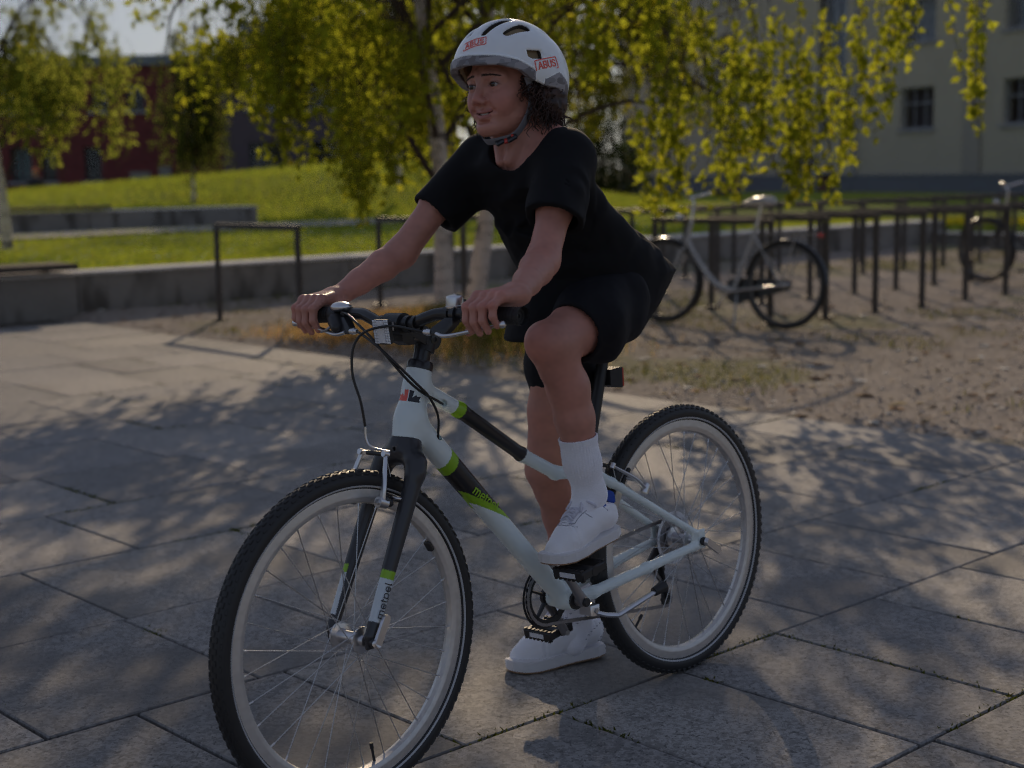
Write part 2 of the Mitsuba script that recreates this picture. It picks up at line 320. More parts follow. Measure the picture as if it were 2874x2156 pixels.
bumped('m_concrete', mikit.proc(conc), .85, .004, lambda p, n, uv: mikit.noise(p.x * 80, p.y * 80, p.z * 80) + mikit.fbm(p.x * 15, p.y * 15, p.z * 15, 2), 3e-3)
bumped('m_wood', mikit.proc(lambda p, n, uv: mikit.mix([.050, .042, .037], [.115, .098, .085], mikit.fbm((p.x * .731 + p.y * .682) * 2.0, (p.x * .682 - p.y * .731) * 60, p.z * 60, 3))), .8, .003, lambda p, n, uv: mikit.noise((p.x * .731 + p.y * .682) * 4, (p.x * .682 - p.y * .731) * 90, p.z * 60), 3e-3)
bumped('m_coping', stone((.66, .63, .59), 2., .12), .85, .003, grain)
def wall(label, along, a, b, c, z0, z1, th, step, group=None):
    w = thing('low_wall', label, 'wall', group); k = a
    while k < b - .05:
        L = min(step, b - k); dz = rng.normal(0, .002); s = (k + L / 2)
        ctr = G(s, c, (z0 + z1) / 2 + dz) if along == 't' else G(c, s, (z0 + z1) / 2 + dz)
        put(box(ctr, (L - .012, th, z1 - z0), AX if along == 't' else np.stack([nA, tB, [0, 0, 1.]]) * [[1], [1], [1]], .012), 'm_concrete', w, 'block', 20)
        ctr = ctr - nA * .035 if along == 't' else ctr; ctr[2] = z1 + dz + .0155; put(box(ctr, (L - .010, th + .12, .030), AX if along == 't' else np.stack([nA, tB, [0, 0, 1.]]), .005), 'm_coping', w, 'coping', 20); k += L
    return w
wall('long low concrete wall holding the front lawn beyond the bike racks', 't', -3, LAWN_T + .15, WALL_N, -.12, .372, .30, 3.1)
wall('far low concrete wall across the lawn below the grassy mound', 't', 0, 15.4, -23.5, .25, .69, .28, 3.0)
wall('short low concrete kerb wall at the right behind the rows of racks', 'n', WALL_N + .16, 6, LAWN_T, -.12, .20, .30, 2.8)
bumped('m_path', stone((.36, .34, .31), 5.), .85, .003, grain)
_pt = np.arange(-4, 30.1, 1.0); _pz = lambda t, n: lawn_z(*G(t, n)[:, :2].T) + .03
_pa, _pb = G(_pt, np.full(len(_pt), -20.9)), G(_pt, np.full(len(_pt), -23.3)); _pa[:, 2] = lawn_z(_pa[:, 0], _pa[:, 1]) + .035; _pb[:, 2] = lawn_z(_pb[:, 0], _pb[:, 1]) + .035
_n = len(_pt); struct('path', tm(np.vstack([_pa, _pb]), [[i, i + 1, _n + i + 1] for i in range(_n - 1)] + [[i, _n + i + 1, _n + i] for i in range(_n - 1)]), 'm_path', 'pale gravel path crossing the lawn')
def bench(label, t0, t1, n, z):
    b = thing('bench', label, 'bench')
    for j in range(4): put(box(G((t0 + t1) / 2, n + (j - 1.5) * .118, z + .035), (t1 - t0, .108, .055), AX, .006), 'm_wood', b, 'plank', 20)
    for s in np.linspace(t0 + .3, t1 - .3, 4): put(box(G(s, n, z + .0035), (.06, .40, .0066), AX), 'm_wood', b, 'batten', False)
bench('dark weathered plank seat on the front low wall at the left edge', 1.2, 6.25, WALL_N + .06, .428)
bench('dark weathered plank seat on the far low wall across the lawn', 3.0, 12.4, -23.5, .742)

# ---- bike racks: two rows of flat steel hoops
principled('m_rack', mikit.proc(lambda p, n, uv: mikit.mix([.055, .052, .052], [.105, .095, .088], mikit.fbm(p.x * 12, p.y * 12, p.z * 12, 3))), .5, metallic=.6)
def rack(t, n, L, label, group):
    r = thing('bike_rack', label, 'bike rack', group); z = .85; dt = rng.normal(0, .01)
    put(box(G(t + dt, n - L / 2, z - .026), (.040, L, .046), AX, .004), 'm_rack', r, 'rail', 20)
    for s in (n - .028, n - L + .028): put(box(G(t + dt, s, (z - .052) / 2 - .05), (.034, .048, z - .052 + .10), AX, .003), 'm_rack', r, 'post', 20)
    for s in (n - .022, n - L + .022): put(box(G(t + dt, s, .010), (.10, .11, .012), AX, .002), 'm_rack', r, 'foot_plate', 20)
rack(6.95, -9.95, 1.28, 'free-standing dark steel bike rack hoop nearest the left edge, empty', 'bike rack hoops of the far row')
ORD = 'first second third fourth fifth sixth seventh eighth ninth tenth eleventh twelfth thirteenth fourteenth fifteenth sixteenth'.split()
for k in range(2, 16): rack(6.95 + .9 * k, -9.95, 1.28, '%s dark steel hoop from the left end of the far rack row' % ORD[k - 1], 'bike rack hoops of the far row')
for k in range(0, 16): rack(9.56 + .75 * k, -7.17, 1.28, '%s dark steel hoop from the left end of the near rack row' % ORD[k], 'bike rack hoops of the near row')
# ------------------------------------------------------------------ parked bicycles
principled('m_dull', (.16, .155, .15), .5, metallic=.8); principled('m_white_paint', (.40, .40, .41), .35, clearcoat=.5); principled('m_pale_saddle', (.45, .45, .46), .35); principled('m_dark_paint', (.025, .026, .03), .35, clearcoat=.5)
principled('m_blue_paint', (.03, .05, .09), .35, clearcoat=.5); principled('m_brown_leather', (.06, .035, .022), .5)
def parked_meshes(step):
    """(part name, mesh, material) of one upright town bicycle; X forward from the rear contact."""
    R, W = .345, 1.10; out = []
    def wh(cx):
        C = np.array([cx, 0, R]); a = np.linspace(0, 2 * np.pi, 12, endpoint=False); ps = []
        ps.append(('tyre', lathe([(R - .020 + .020 * math.cos(t), .019 * math.sin(t)) for t in a], C, (0, 1, 0), 56, True), 'm_rubber'))
        ps.append(('rim', lathe([(.308, .012), (.296, .013), (.290, .006), (.290, -.006), (.296, -.013), (.308, -.012)], C, (0, 1, 0), 56, True), 'm_dull'))
        sp = []
        for i in range(32):
            t = 2 * np.pi * i / 32; th = t + (1.0 if i % 4 < 2 else -1.0); s = 1 if i % 2 else -1
            sp.append(tube([C + (.024 * math.cos(th), .030 * s, .024 * math.sin(th)), C + (.292 * math.cos(t), 0, .292 * math.sin(t))], .0014, 3, False))
        ps.append(('spokes', cat(sp), 'm_dull')); ps.append(('hub', lathe([(0, -.06), (.02, -.055), (.02, .055), (0, .06)], C, (0, 1, 0), 16), 'm_brushed')); return C, ps
    for nm, cx in (('rear_wheel', 0.0), ('front_wheel', W)):
        C, ps = wh(cx); out += [(nm + '__' + a, b, c) for a, b, c in ps]
        a0, a1 = (math.radians(-25), math.radians(150)) if cx == 0 else (math.radians(55), math.radians(215)); th = np.linspace(a0 if cx == 0 else a0 - .5, a1 + (.35 if cx == 0 else 0), 26); prof = []
        v = np.array([[C + np.array([(R + .016 - .010 * (abs(y) / .03) ** 2) * math.cos(t if cx else math.pi - t), y, (R + .016 - .010 * (abs(y) / .03) ** 2) * math.sin(t if cx else math.pi - t)]) for y in (-.030, -.016, 0, .016, .030)] for t in th]).reshape(-1, 3)
        f = [[i * 5 + j, i * 5 + j + 1, i * 5 + j + 6] for i in range(25) for j in range(4)] + [[i * 5 + j, i * 5 + j + 6, i * 5 + j + 5] for i in range(25) for j in range(4)]
        out.append(('mudguard', tm(v, f), 'm_black_gloss'))
    bb = np.array([.46, 0, .285]); ht0, ht1 = np.array([.92, 0, .62]), np.array([.865, 0, .83]); st = np.array([.27, 0, .80])
    fr = [tube([ht0, ht1], .019, 12), tube([bb, st], .0165, 12)]
    if step: fr += [tube(spline([ht0 * .7 + ht1 * .3, (.80, 0, .52), (.62, 0, .335), bb], 8), .024, 12)]
    else: fr += [tube([ht0, bb], .018, 12), tube([ht1 * .85 + ht0 * .15, st * .92 + bb * .08], .0155, 12)]
    for s in (1, -1): fr += [tube([bb + (0, .025 * s, 0), (0, .062 * s, R)], .010, 8), tube([st * .86 + bb * .14, (.02, .058 * s, R + .01)], .0075, 8)]
    out.append(('frame', cat(fr), 'FRAME'))
    fk = [tube([ht0, ht0 + (.005, 0, -.02)], .026, 12)] + [tube(spline([ht0 + (.01, .045 * s, -.02), (.985, .052 * s, .47), (W, .05 * s, R)], 6), np.linspace(.014, .009, 13), 8) for s in (1, -1)]
    out.append(('fork', cat(fk), 'FRAME'))
    hb = spline([(.70, -.29, 1.06), (.80, -.22, 1.065), (.87, -.06, 1.03), (.885, 0, 1.02), (.87, .06, 1.03), (.80, .22, 1.065), (.70, .29, 1.06)], 6)
    out.append(('handlebar', cat([tube(hb, .011, 10), tube([ht1, (.845, 0, .98), (.885, 0, 1.02)], .013, 10)]), 'm_silver'))
    for s in (1, -1): out.append(('grip', tube([(.70, .29 * s, 1.06), (.79, .228 * s, 1.065)], .0165, 10), 'm_rubber'))
    out.append(('saddle', sdf_mesh(lambda p: np.maximum(smin(s_cone(p, (.38, 0, .975), (.28, 0, .985), .022, .036), s_cone(np.c_[p[:, 0], np.abs(p[:, 1]), p[:, 2]], (.28, 0, .985), (.18, .055, .990), .036, .045), .03), .965 - p[:, 2]), (.1, -.13, .94), (.42, .13, 1.06), .011), 'SADDLE'))
    out.append(('seat_post', tube([st, (.235, 0, .965)], .0135, 10), 'm_silver'))
    out.append(('chain_guard', cat([hull(np.vstack([tube([(.46, -.055, .285), (.46, -.040, .285)], .105, 18).vertices, tube([(.02, -.055, R), (.02, -.040, R)], .045, 14).vertices]))]), 'm_black_gloss'))
    for s, d in ((1, np.array([.11, 0, -.13])), (-1, np.array([-.11, 0, .13]))):
        o = bb + (0, .075 * s, 0); out.append(('crank', tube([o, o + d], .009, 8), 'm_silver')); out.append(('pedal', box(o + d + (0, .05 * s, 0), (.09, .085, .022), None, .004), 'm_black'))
    rk = [tube(spline([(.18, .055 * s, .74), (-.05, .06 * s, .74), (-.26, .05 * s, .74)], 4), .006, 6) for s in (1, -1)] + [tube([(x, -.06, .74), (x, .06, .74)], .005, 6) for x in (.1, -.02, -.14, -.26)] + [tube([(-.10, .06 * s, .74), (0, .062 * s, R)], .005, 6) for s in (1, -1)]
    out.append(('luggage_rack', cat(rk), 'm_brushed')); out.append(('rear_light', box((-.28, 0, .735), (.012, .09, .035), None, .004), 'm_red_lens'))
    out.append(('front_light', lathe([(0, 0), (.018, 0), (.030, .03), (.030, .05), (0, .055)], (.955, 0, .86), (1, 0, 0), 16), 'm_silver'))
    out.append(('kickstand', tube([bb + (-.06, .05, -.02), bb + (-.10, .16, -.27)], .008, 8), 'm_brushed'))
    out.append(('chain_wheel', lathe([(.055, -.060), (.075, -.060), (.075, -.057), (.055, -.057)], bb, (0, 1, 0), 24, True), 'm_silver'))
    return out
_shapes = {}
def parked(at, ang, step, paint, saddle, label, lean=0.0, group=None):
    if step not in _shapes: _shapes[step] = [(n, mikit.ply(m, None, smooth=35), mt) for n, m, mt in parked_meshes(step)]
    key = thing('parked_bicycle', label, 'bicycle', group); M_ = T().translate([at[0], at[1], at[2] if len(at) > 2 else 0]).rotate([0, 0, 1], ang).rotate([1, 0, 0], lean)
    for n, d, mt in _shapes[step]:
        mt = {'FRAME': paint, 'SADDLE': saddle}.get(mt, mt); scene[numbered(key + '__' + n)] = {**d, 'to_world': M_, 'bsdf': {'type': 'ref', 'id': mt}}
parked((2.13, 11.44, .0), 180 - 38, True, 'm_white_paint', 'm_pale_saddle', 'white step-through bicycle with black mudguards parked in the near rack row', 3)
for (t, n, da, pnt, sd, lb, st_) in [(14.55, -7.05, -4, 'm_dark_paint', 'm_brown_leather', 'dark bicycle with brown saddle parked in the near rack row beyond the white one', False),
                                     (16.8, -7.30, 3, 'm_blue_paint', 'm_black', 'dark blue step-through bicycle parked deep in the near rack row', True)]:
    parked(G(t, n)[:2], 133 + da, st_, pnt, sd, lb, rng.uniform(-4, 4))

# ------------------------------------------------------------------ buildings
def rough_wall(key, c, amp=.12, sc=.6, bump=.004):
    c = np.array(c)
    return bumped(key, mikit.proc(lambda p, n, uv: mikit.mix((c * (1 - amp)).tolist(), (c * (1 + amp)).tolist(), mikit.fbm(p.x * sc, p.y * sc, p.z * sc, 4) * .7 + mikit.noise(p.x * 30, p.y * 30, p.z * 30) * .3)), .9, bump, lambda p, n, uv: mikit.noise(p.x * 60, p.y * 60, p.z * 60), 6e-3)
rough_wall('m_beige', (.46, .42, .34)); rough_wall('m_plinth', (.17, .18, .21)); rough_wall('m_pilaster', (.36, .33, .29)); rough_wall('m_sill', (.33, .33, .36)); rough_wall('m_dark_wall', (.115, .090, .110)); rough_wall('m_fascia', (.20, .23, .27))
def brick(p, n, uv):
    u = (p.x + p.y * .3) / .25; v = p.z / .0833; row = dr.floor(v); fu = u + .5 * (row - 2 * dr.floor(row / 2)); a = fu - dr.floor(fu); b = v - row
    m = dr.minimum(dr.minimum(a, 1 - a) * .25, dr.minimum(b, 1 - b) * .0833); c = mikit.mix([.125, .022, .026], [.19, .038, .040], mikit.cell_rand(fu, row, 3)); return mikit.mix([.12, .065, .06], c, mikit.smoothstep(.004, .007, m))
principled('m_brick', mikit.proc(brick), .9)
principled('m_frame_dark', (.06, .06, .065), .5); principled('m_frame_grey', (.24, .25, .27), .5)
scene['m_glass'] = {'type': 'thindielectric', 'int_ior': 1.32}
principled('m_pane', (.02, .023, .03), .08, specular=.9); principled('m_room', (.045, .045, .055), .9); principled('m_blind', (.14, .17, .22), .9); principled('m_teal', (.05, .12, .14), .8); principled('m_door', (.13, .045, .030), .6); principled('m_pale', (.25, .24, .22), .7)
class Facade:
    """A building whose front runs from A (left) to B (right); front coordinates s along, z up, d out of the wall."""
    def __init__(self, name, label, A, Bp, depth, zt, mat, z0=-.3):
        self.A = np.array([A[0], A[1], 0.]); e = np.array([Bp[0] - A[0], Bp[1] - A[1], 0.]); self.L = np.linalg.norm(e); self.e = e / self.L; self.o = np.cross(self.e, [0, 0, 1.])
        self.k = thing(name, label, 'building'); self.depth, self.zt, self.z0, self.mat = depth, zt, z0, mat; self.ax = np.stack([self.e, self.o, [0, 0, 1.]]); self.holes = []
    def P(self, s, z, d=0.): return self.A + self.e * s + self.o * d + np.array([0, 0, z])
    def slab(self, s0, s1, z0, z1, d0, d1): return box(self.P((s0 + s1) / 2, (z0 + z1) / 2, (d0 + d1) / 2), (s1 - s0, abs(d1 - d0), z1 - z0), self.ax)
    def window(self, s0, s1, z0, z1, rec=.16, bars=(1, 1), fm='m_frame_grey', room='m_room', sill='m_sill'):
        self.holes.append((s0, s1, z0, z1)); w = put(cat([self.slab(s0, s0 + .07, z0, z1, -rec - .06, -rec), self.slab(s1 - .07, s1, z0, z1, -rec - .06, -rec), self.slab(s0 + .07, s1 - .07, z1 - .07, z1, -rec - .06, -rec), self.slab(s0 + .07, s1 - .07, z0, z0 + .07, -rec - .06, -rec)]
            + [self.slab(s0 + (s1 - s0) * (i + 1) / (bars[0] + 1) - .03, s0 + (s1 - s0) * (i + 1) / (bars[0] + 1) + .03, z0 + .07, z1 - .07, -rec - .055, -rec - .005) for i in range(bars[0])] + [self.slab(s0 + .07, s1 - .07, z0 + (z1 - z0) * .62 - .03, z0 + (z1 - z0) * .62 + .03, -rec - .057, -rec - .003)] * bars[1]), fm, self.k, 'window', False)
        ns, nz = bars[0] + 1, (2 if bars[1] else 1); zs = [z0 + .07, z0 + (z1 - z0) * .62, z1 - .07] if nz == 2 else [z0 + .07, z1 - .07]
        for i in range(ns):
            for j in range(nz):
                put(tm([self.P(s0 + (s1 - s0) * (i + a) / ns, zs[j + b], -rec - .03 + rng.normal(0, .001)) for a, b in ((0, 0), (1, 0), (1, 1), (0, 1))], [[0, 1, 2], [0, 2, 3]]), 'm_glass', w, 'pane', False)
        put(self.slab(s0, s1, z0, z1, -rec - .9, -rec - .5), room, w, 'dark_room', False)
        if sill: put(self.slab(s0 - .12, s1 + .12, z0 - .10, z0 - .002, -rec, .10), sill, w, 'sill', False)
        return w
    def finish(self):
        """The front with its openings cut out, reveals, sides, back."""
        ss = sorted({0., self.L, *[h[0] for h in self.holes], *[h[1] for h in self.holes]}); zz = sorted({self.z0, self.zt, *[h[2] for h in self.holes], *[h[3] for h in self.holes]}); ms = []
        for a, b in zip(ss[:-1], ss[1:]):
            for c, d in zip(zz[:-1], zz[1:]):
                if any(h[0] <= (a + b) / 2 <= h[1] and h[2] <= (c + d) / 2 <= h[3] for h in self.holes): continue
                ms.append(self.slab(a, b, c, d, -.42, 0))
        D = self.depth; ms += [self.slab(0, .4, self.z0, self.zt, -D, -.42), self.slab(self.L - .4, self.L, self.z0, self.zt, -D, -.42), self.slab(.4, self.L - .4, self.z0, self.zt, -D, -D + .4)]
        put(cat(ms), self.mat, self.k, 'wall', False); return self.k
# beige block at the right
A_ = np.array([6.13, 81.3]); e_ = norm([.362, -.932])
bg = Facade('apartment_building', 'large beige rendered building with grey plinth and small paned windows at the right', A_, A_ + e_ * 44.0, 14, 13.6, 'm_beige')
S0 = 31.4
for j, s in enumerate((-.0, 6.37, 12.07, 20.6)):
    a = S0 - s - (1.9 if j == 0 else 0)
    if j == 0: a = S0 - .45
    for fz, (z0, z1) in enumerate(((2.70, 4.28), (5.95, 7.55), (9.2, 10.8))):
        if j == 2 and fz == 0: bg.window(a, a + 1.9, 2.70, 4.05)
        elif j == 2: 
            if fz == 1: bg.window(a - .1, a + 2.0, 4.75, 10.8, bars=(2, 1), fm='m_frame_dark', room='m_blind')
        else: bg.window(a, a + (2.06 if j != 3 else 1.7), z0, z1, bars=(2, 1), room='m_blind' if fz else 'm_room')
for s in (3.2, 37.6): 
    for z0, z1 in ((2.7, 4.28), (5.95, 7.55), (9.2, 10.8)): bg.window(s, s + 2.0, z0, z1, bars=(2, 1))
for s in (10.3, 17.8): bg.window(s, s + 1.5, 1.15, 1.75, bars=(1, 0), sill=None)
bg.finish()
put(cat([bg.slab(-.05, bg.L, -.3, .92, 0.003, .10), bg.slab(-.05, bg.L, .92, .985, .003, .13)]), 'm_plinth', bg.k, 'plinth', False)
put(bg.slab(S0 - 2.46, S0 - 1.54, .99, 13.5, .003, .12), 'm_pilaster', bg.k, 'pilaster', False)
for s in (11.9, 19.6):
    d_ = put(bg.slab(s, s + 1.0, -.2, 1.02, .10, .16), 'm_door', bg.k, 'door', False); put(bg.slab(s - .1, s + 1.1, 1.02, 1.12, .10, .5), 'm_sill', d_, 'canopy', False)
put(cat([bg.slab(-.5, bg.L + .5, 13.6, 13.95, -14.3, .55), hull([bg.P(s, z, d) for s, z, d in [(-.5, 13.95, .55), (bg.L + .5, 13.95, .55), (-.5, 13.95, -14.3), (bg.L + .5, 13.95, -14.3), (3, 15.6, -6.9), (bg.L - 3, 15.6, -6.9)]])]), 'm_dark_wall', bg.k, 'roof', False)
put(tube([bg.P(S0 - 9.2, 1.0, .16), bg.P(S0 - 9.2, 13.5, .16)], .06, 10), 'm_sill', bg.k, 'downpipe', True)
# dark red brick building at the left and the darker block beside it
rb = Facade('brick_building', 'dark red brick building with grey roof edge behind the left birch', (-26.0, 63.0), (-11.4, 61.8), 10, 5.9, 'm_brick')
sx = lambda Dx: (Dx - 1105) / 3181 * 62.5 + 26.0
for a, b in ((40, 88), (110, 142), (203, 241)): rb.window(sx(a), sx(b), 1.20, 2.62, bars=(1, 0), fm='m_frame_dark', room='m_teal' if a == 40 else 'm_room')
for a, b in ((20, 60), (120, 165), (225, 262), (300, 341), (430, 470)): rb.window(sx(a), sx(b), 4.05, 5.18, bars=(1, 0), fm='m_frame_dark')
rb.finish()
put(rb.slab(-.15, rb.L + .15, 5.9, 6.30, -10.1, .18), 'm_fascia', rb.k, 'roof_edge', False); put(tube([rb.P(rb.L - .35, 0, .10), rb.P(rb.L - .35, 5.9, .10)], .06, 10), 'm_fascia', rb.k, 'downpipe', True)
for a, b, z0, z1 in ((303, 347, .95, 1.55), (366, 392, .95, 1.75)): put(rb.slab(sx(a), min(sx(b), rb.L), z0, z1, .003, .06), 'm_pale', rb.k, 'notice_panel', False)
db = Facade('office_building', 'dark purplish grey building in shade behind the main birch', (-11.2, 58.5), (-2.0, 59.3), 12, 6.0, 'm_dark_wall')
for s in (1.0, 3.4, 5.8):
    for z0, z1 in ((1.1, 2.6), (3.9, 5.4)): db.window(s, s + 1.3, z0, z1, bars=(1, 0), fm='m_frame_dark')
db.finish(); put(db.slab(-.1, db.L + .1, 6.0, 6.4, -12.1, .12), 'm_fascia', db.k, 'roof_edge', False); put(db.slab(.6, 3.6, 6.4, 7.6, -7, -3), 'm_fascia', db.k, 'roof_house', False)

# ------------------------------------------------------------------ a passer-by far off
principled('m_far_coat', (.03, .03, .045), .9); principled('m_far_trousers', (.02, .02, .028), .9); principled('m_far_skin', (.36, .22, .17), .6); principled('m_far_cap', (.55, .16, .07), .8); principled('m_far_bag', (.34, .32, .38), .8)
far = thing('person', 'distant passer-by in dark clothes and an orange cap before the red building', 'person')
FO = np.array([-14.15, 44.5, -.10])
def fp(name, f, lo, hi, h, mat, parent=None): return put(xf(sdf_mesh(f, lo, hi, h), lambda v: FO + np.stack([v[:, 0] * .6 + v[:, 1] * .8, v[:, 0] * -.8 + v[:, 1] * .6, v[:, 2]], 1)), mat, parent or far, name, True)
def fbody(p):
    a = p.copy(); a[:, 1] = np.abs(a[:, 1])
    d = s_ell(p, (0, 0, 1.60), (.095, .075, .115)); d = smin(d, s_cone(p, (0, 0, 1.50), (0, 0, 1.40), .05, .06), .03); d = smin(d, s_cone(p, (.10, 0, 1.58), (.085, 0, 1.56), .012, .018), .02)
    for sg, fx in ((1, .16), (-1, -.14)):
        d = smin(d, chain(p, [(0, .17 * sg, 1.36), (-fx * .4, .22 * sg, 1.10), (fx * .1 - fx * .6, .20 * sg, .86)], [.05, .042, .03], .02), .03); d = smin(d, s_ell(p, (-fx * .55, .20 * sg, .79), (.035, .02, .06)), .02)
        d = smin(d, chain(p, [(0, .09 * sg, .88), (fx * .8, .10 * sg, .48), (fx * .7, .10 * sg, .08)], [.085, .06, .04], .02), .03); d = smin(d, s_cone(p, (fx * .7, .10 * sg, .05), (fx * .7 + .13, .11 * sg, .035), .04, .035), .02)
    return smin(d, s_cone(p, (0, 0, 1.30), (0, 0, .95), .13, .12), .05)
fb_ = fp('body', fbody, (-.4, -.4, -.02), (.4, .4, 1.75), .016, 'm_far_skin')
fp('coat', lambda p: np.maximum(fbody(p) - .022, np.maximum(.74 - p[:, 2], p[:, 2] - 1.45)), (-.4, -.4, .7), (.4, .4, 1.5), .016, 'm_far_coat')
fp('trousers', lambda p: np.maximum(fbody(p) - .016, np.maximum(.07 - p[:, 2], np.maximum(p[:, 2] - .80, np.abs(p[:, 1]) - .175))), (-.4, -.4, .03), (.4, .4, .85), .016, 'm_far_trousers')
fp('cap', lambda p: np.minimum(np.maximum(s_ell(p, (0, 0, 1.62), (.108, .088, .115)), 1.625 - p[:, 2]), s_box(p, (.12, 0, 1.635), (.06, .06, .006), rnd=.005)), (-.2, -.2, 1.5), (.3, .2, 1.8), .014, 'm_far_cap')
fp('bag', lambda p: s_box(p, (-.17, .0, 1.18), (.07, .13, .18), rnd=.04), (-.35, -.3, .9), (0, .3, 1.5), .02, 'm_far_bag')
# ------------------------------------------------------------------ plants
def leaf_bsdf(key, c, trans=1.0):
    scene[key] = {'type': 'principledthin', 'base_color': {'type': 'mesh_attribute', 'name': 'vertex_color'} if c is None else rgb(*c), 'roughness': .5, 'diff_trans': trans, 'spec_trans': 0.0, 'eta': 1.4}
    return key
leaf_bsdf('m_leaf', None, 1.3); leaf_bsdf('m_grass', None, 0.9)
def leaves(P, size, r, col, hang=.5, var=.30):
    """Diamond leaves, folded on the midrib, at the points P."""
    n = len(P); d = r.normal(0, 1, (n, 3)); d[:, 2] -= hang * 2; d /= np.linalg.norm(d, axis=1, keepdims=True)
    a = r.normal(0, 1, (n, 3)); s = np.cross(d, a); s /= np.linalg.norm(s, axis=1, keepdims=True); u = np.cross(s, d)
    L = size * r.uniform(.65, 1.25, (n, 1)); w = L * r.uniform(.30, .40, (n, 1))
    v = np.stack([P, P + d * L * .42 + s * w + u * w * .25, P + d * L, P + d * L * .42 - s * w + u * w * .25], 1).reshape(-1, 3)
    b = np.arange(n)[:, None] * 4; f = np.concatenate([b + [0, 1, 2], b + [0, 2, 3]], 0)
    c = np.array(col) * (1 + var * (r.random((n, 1)) - .5) * 2) * np.array([1, 1, 1]) + (r.random((n, 1)) < .12) * np.array([.10, .05, .0]) * r.random((n, 1))
    return tm(v, f), np.repeat(np.clip(c, .004, .6), 4, 0)
def birch_bark(p, n, uv):
    a = mikit.fbm(p.x * 8, p.y * 8, p.z * 3, 3); b = mikit.noise(p.x * 14, p.y * 14, p.z * 75); c = mikit.noise(p.x * 7 + 3, p.y * 7, p.z * 9)
    col = mikit.mix([.50, .42, .37], [.70, .64, .58], a); col = mikit.mix(col, [.055, .045, .04], mikit.smoothstep(.70, .80, b) * .85); return mikit.mix(col, [.07, .058, .05], mikit.smoothstep(.66, .76, c) * .8)
bumped('m_birch', mikit.proc(birch_bark), .8, .006, lambda p, n, uv: mikit.noise(p.x * 20, p.y * 20, p.z * 90) + mikit.noise(p.x * 9, p.y * 9, p.z * 12), 4e-3)
principled('m_twig', (.055, .038, .030), .8)
def trunk(P, r0, r1, seed, n=14):
    P = spline(P, 10); r = np.linspace(r0, r1, len(P)) * (1 + .10 * (meshkit.noise(P * 5, seed) - .5)); m = tube(P, r, n)
    v = np.array(m.vertices); return tm(v + .006 * (meshkit.noise(v * 14, seed)[:, None] - .5), m.faces), P
ZLOW_X = [-3.2, -2.65, -2.02, -1.75, -1.40, -1.12, -.71, -.50, 0, .58, .88, 1.12, 1.36, 1.60, 1.84, 2.07, 2.31, 2.52, 3.0]
ZLOW = [2.9, 2.35, 1.50, 1.42, 1.13, .98, 1.20, 1.45, 1.50, 1.50, 1.05, 1.03, 1.12, 1.55, 1.10, 1.15, 1.70, 2.20, 2.6]
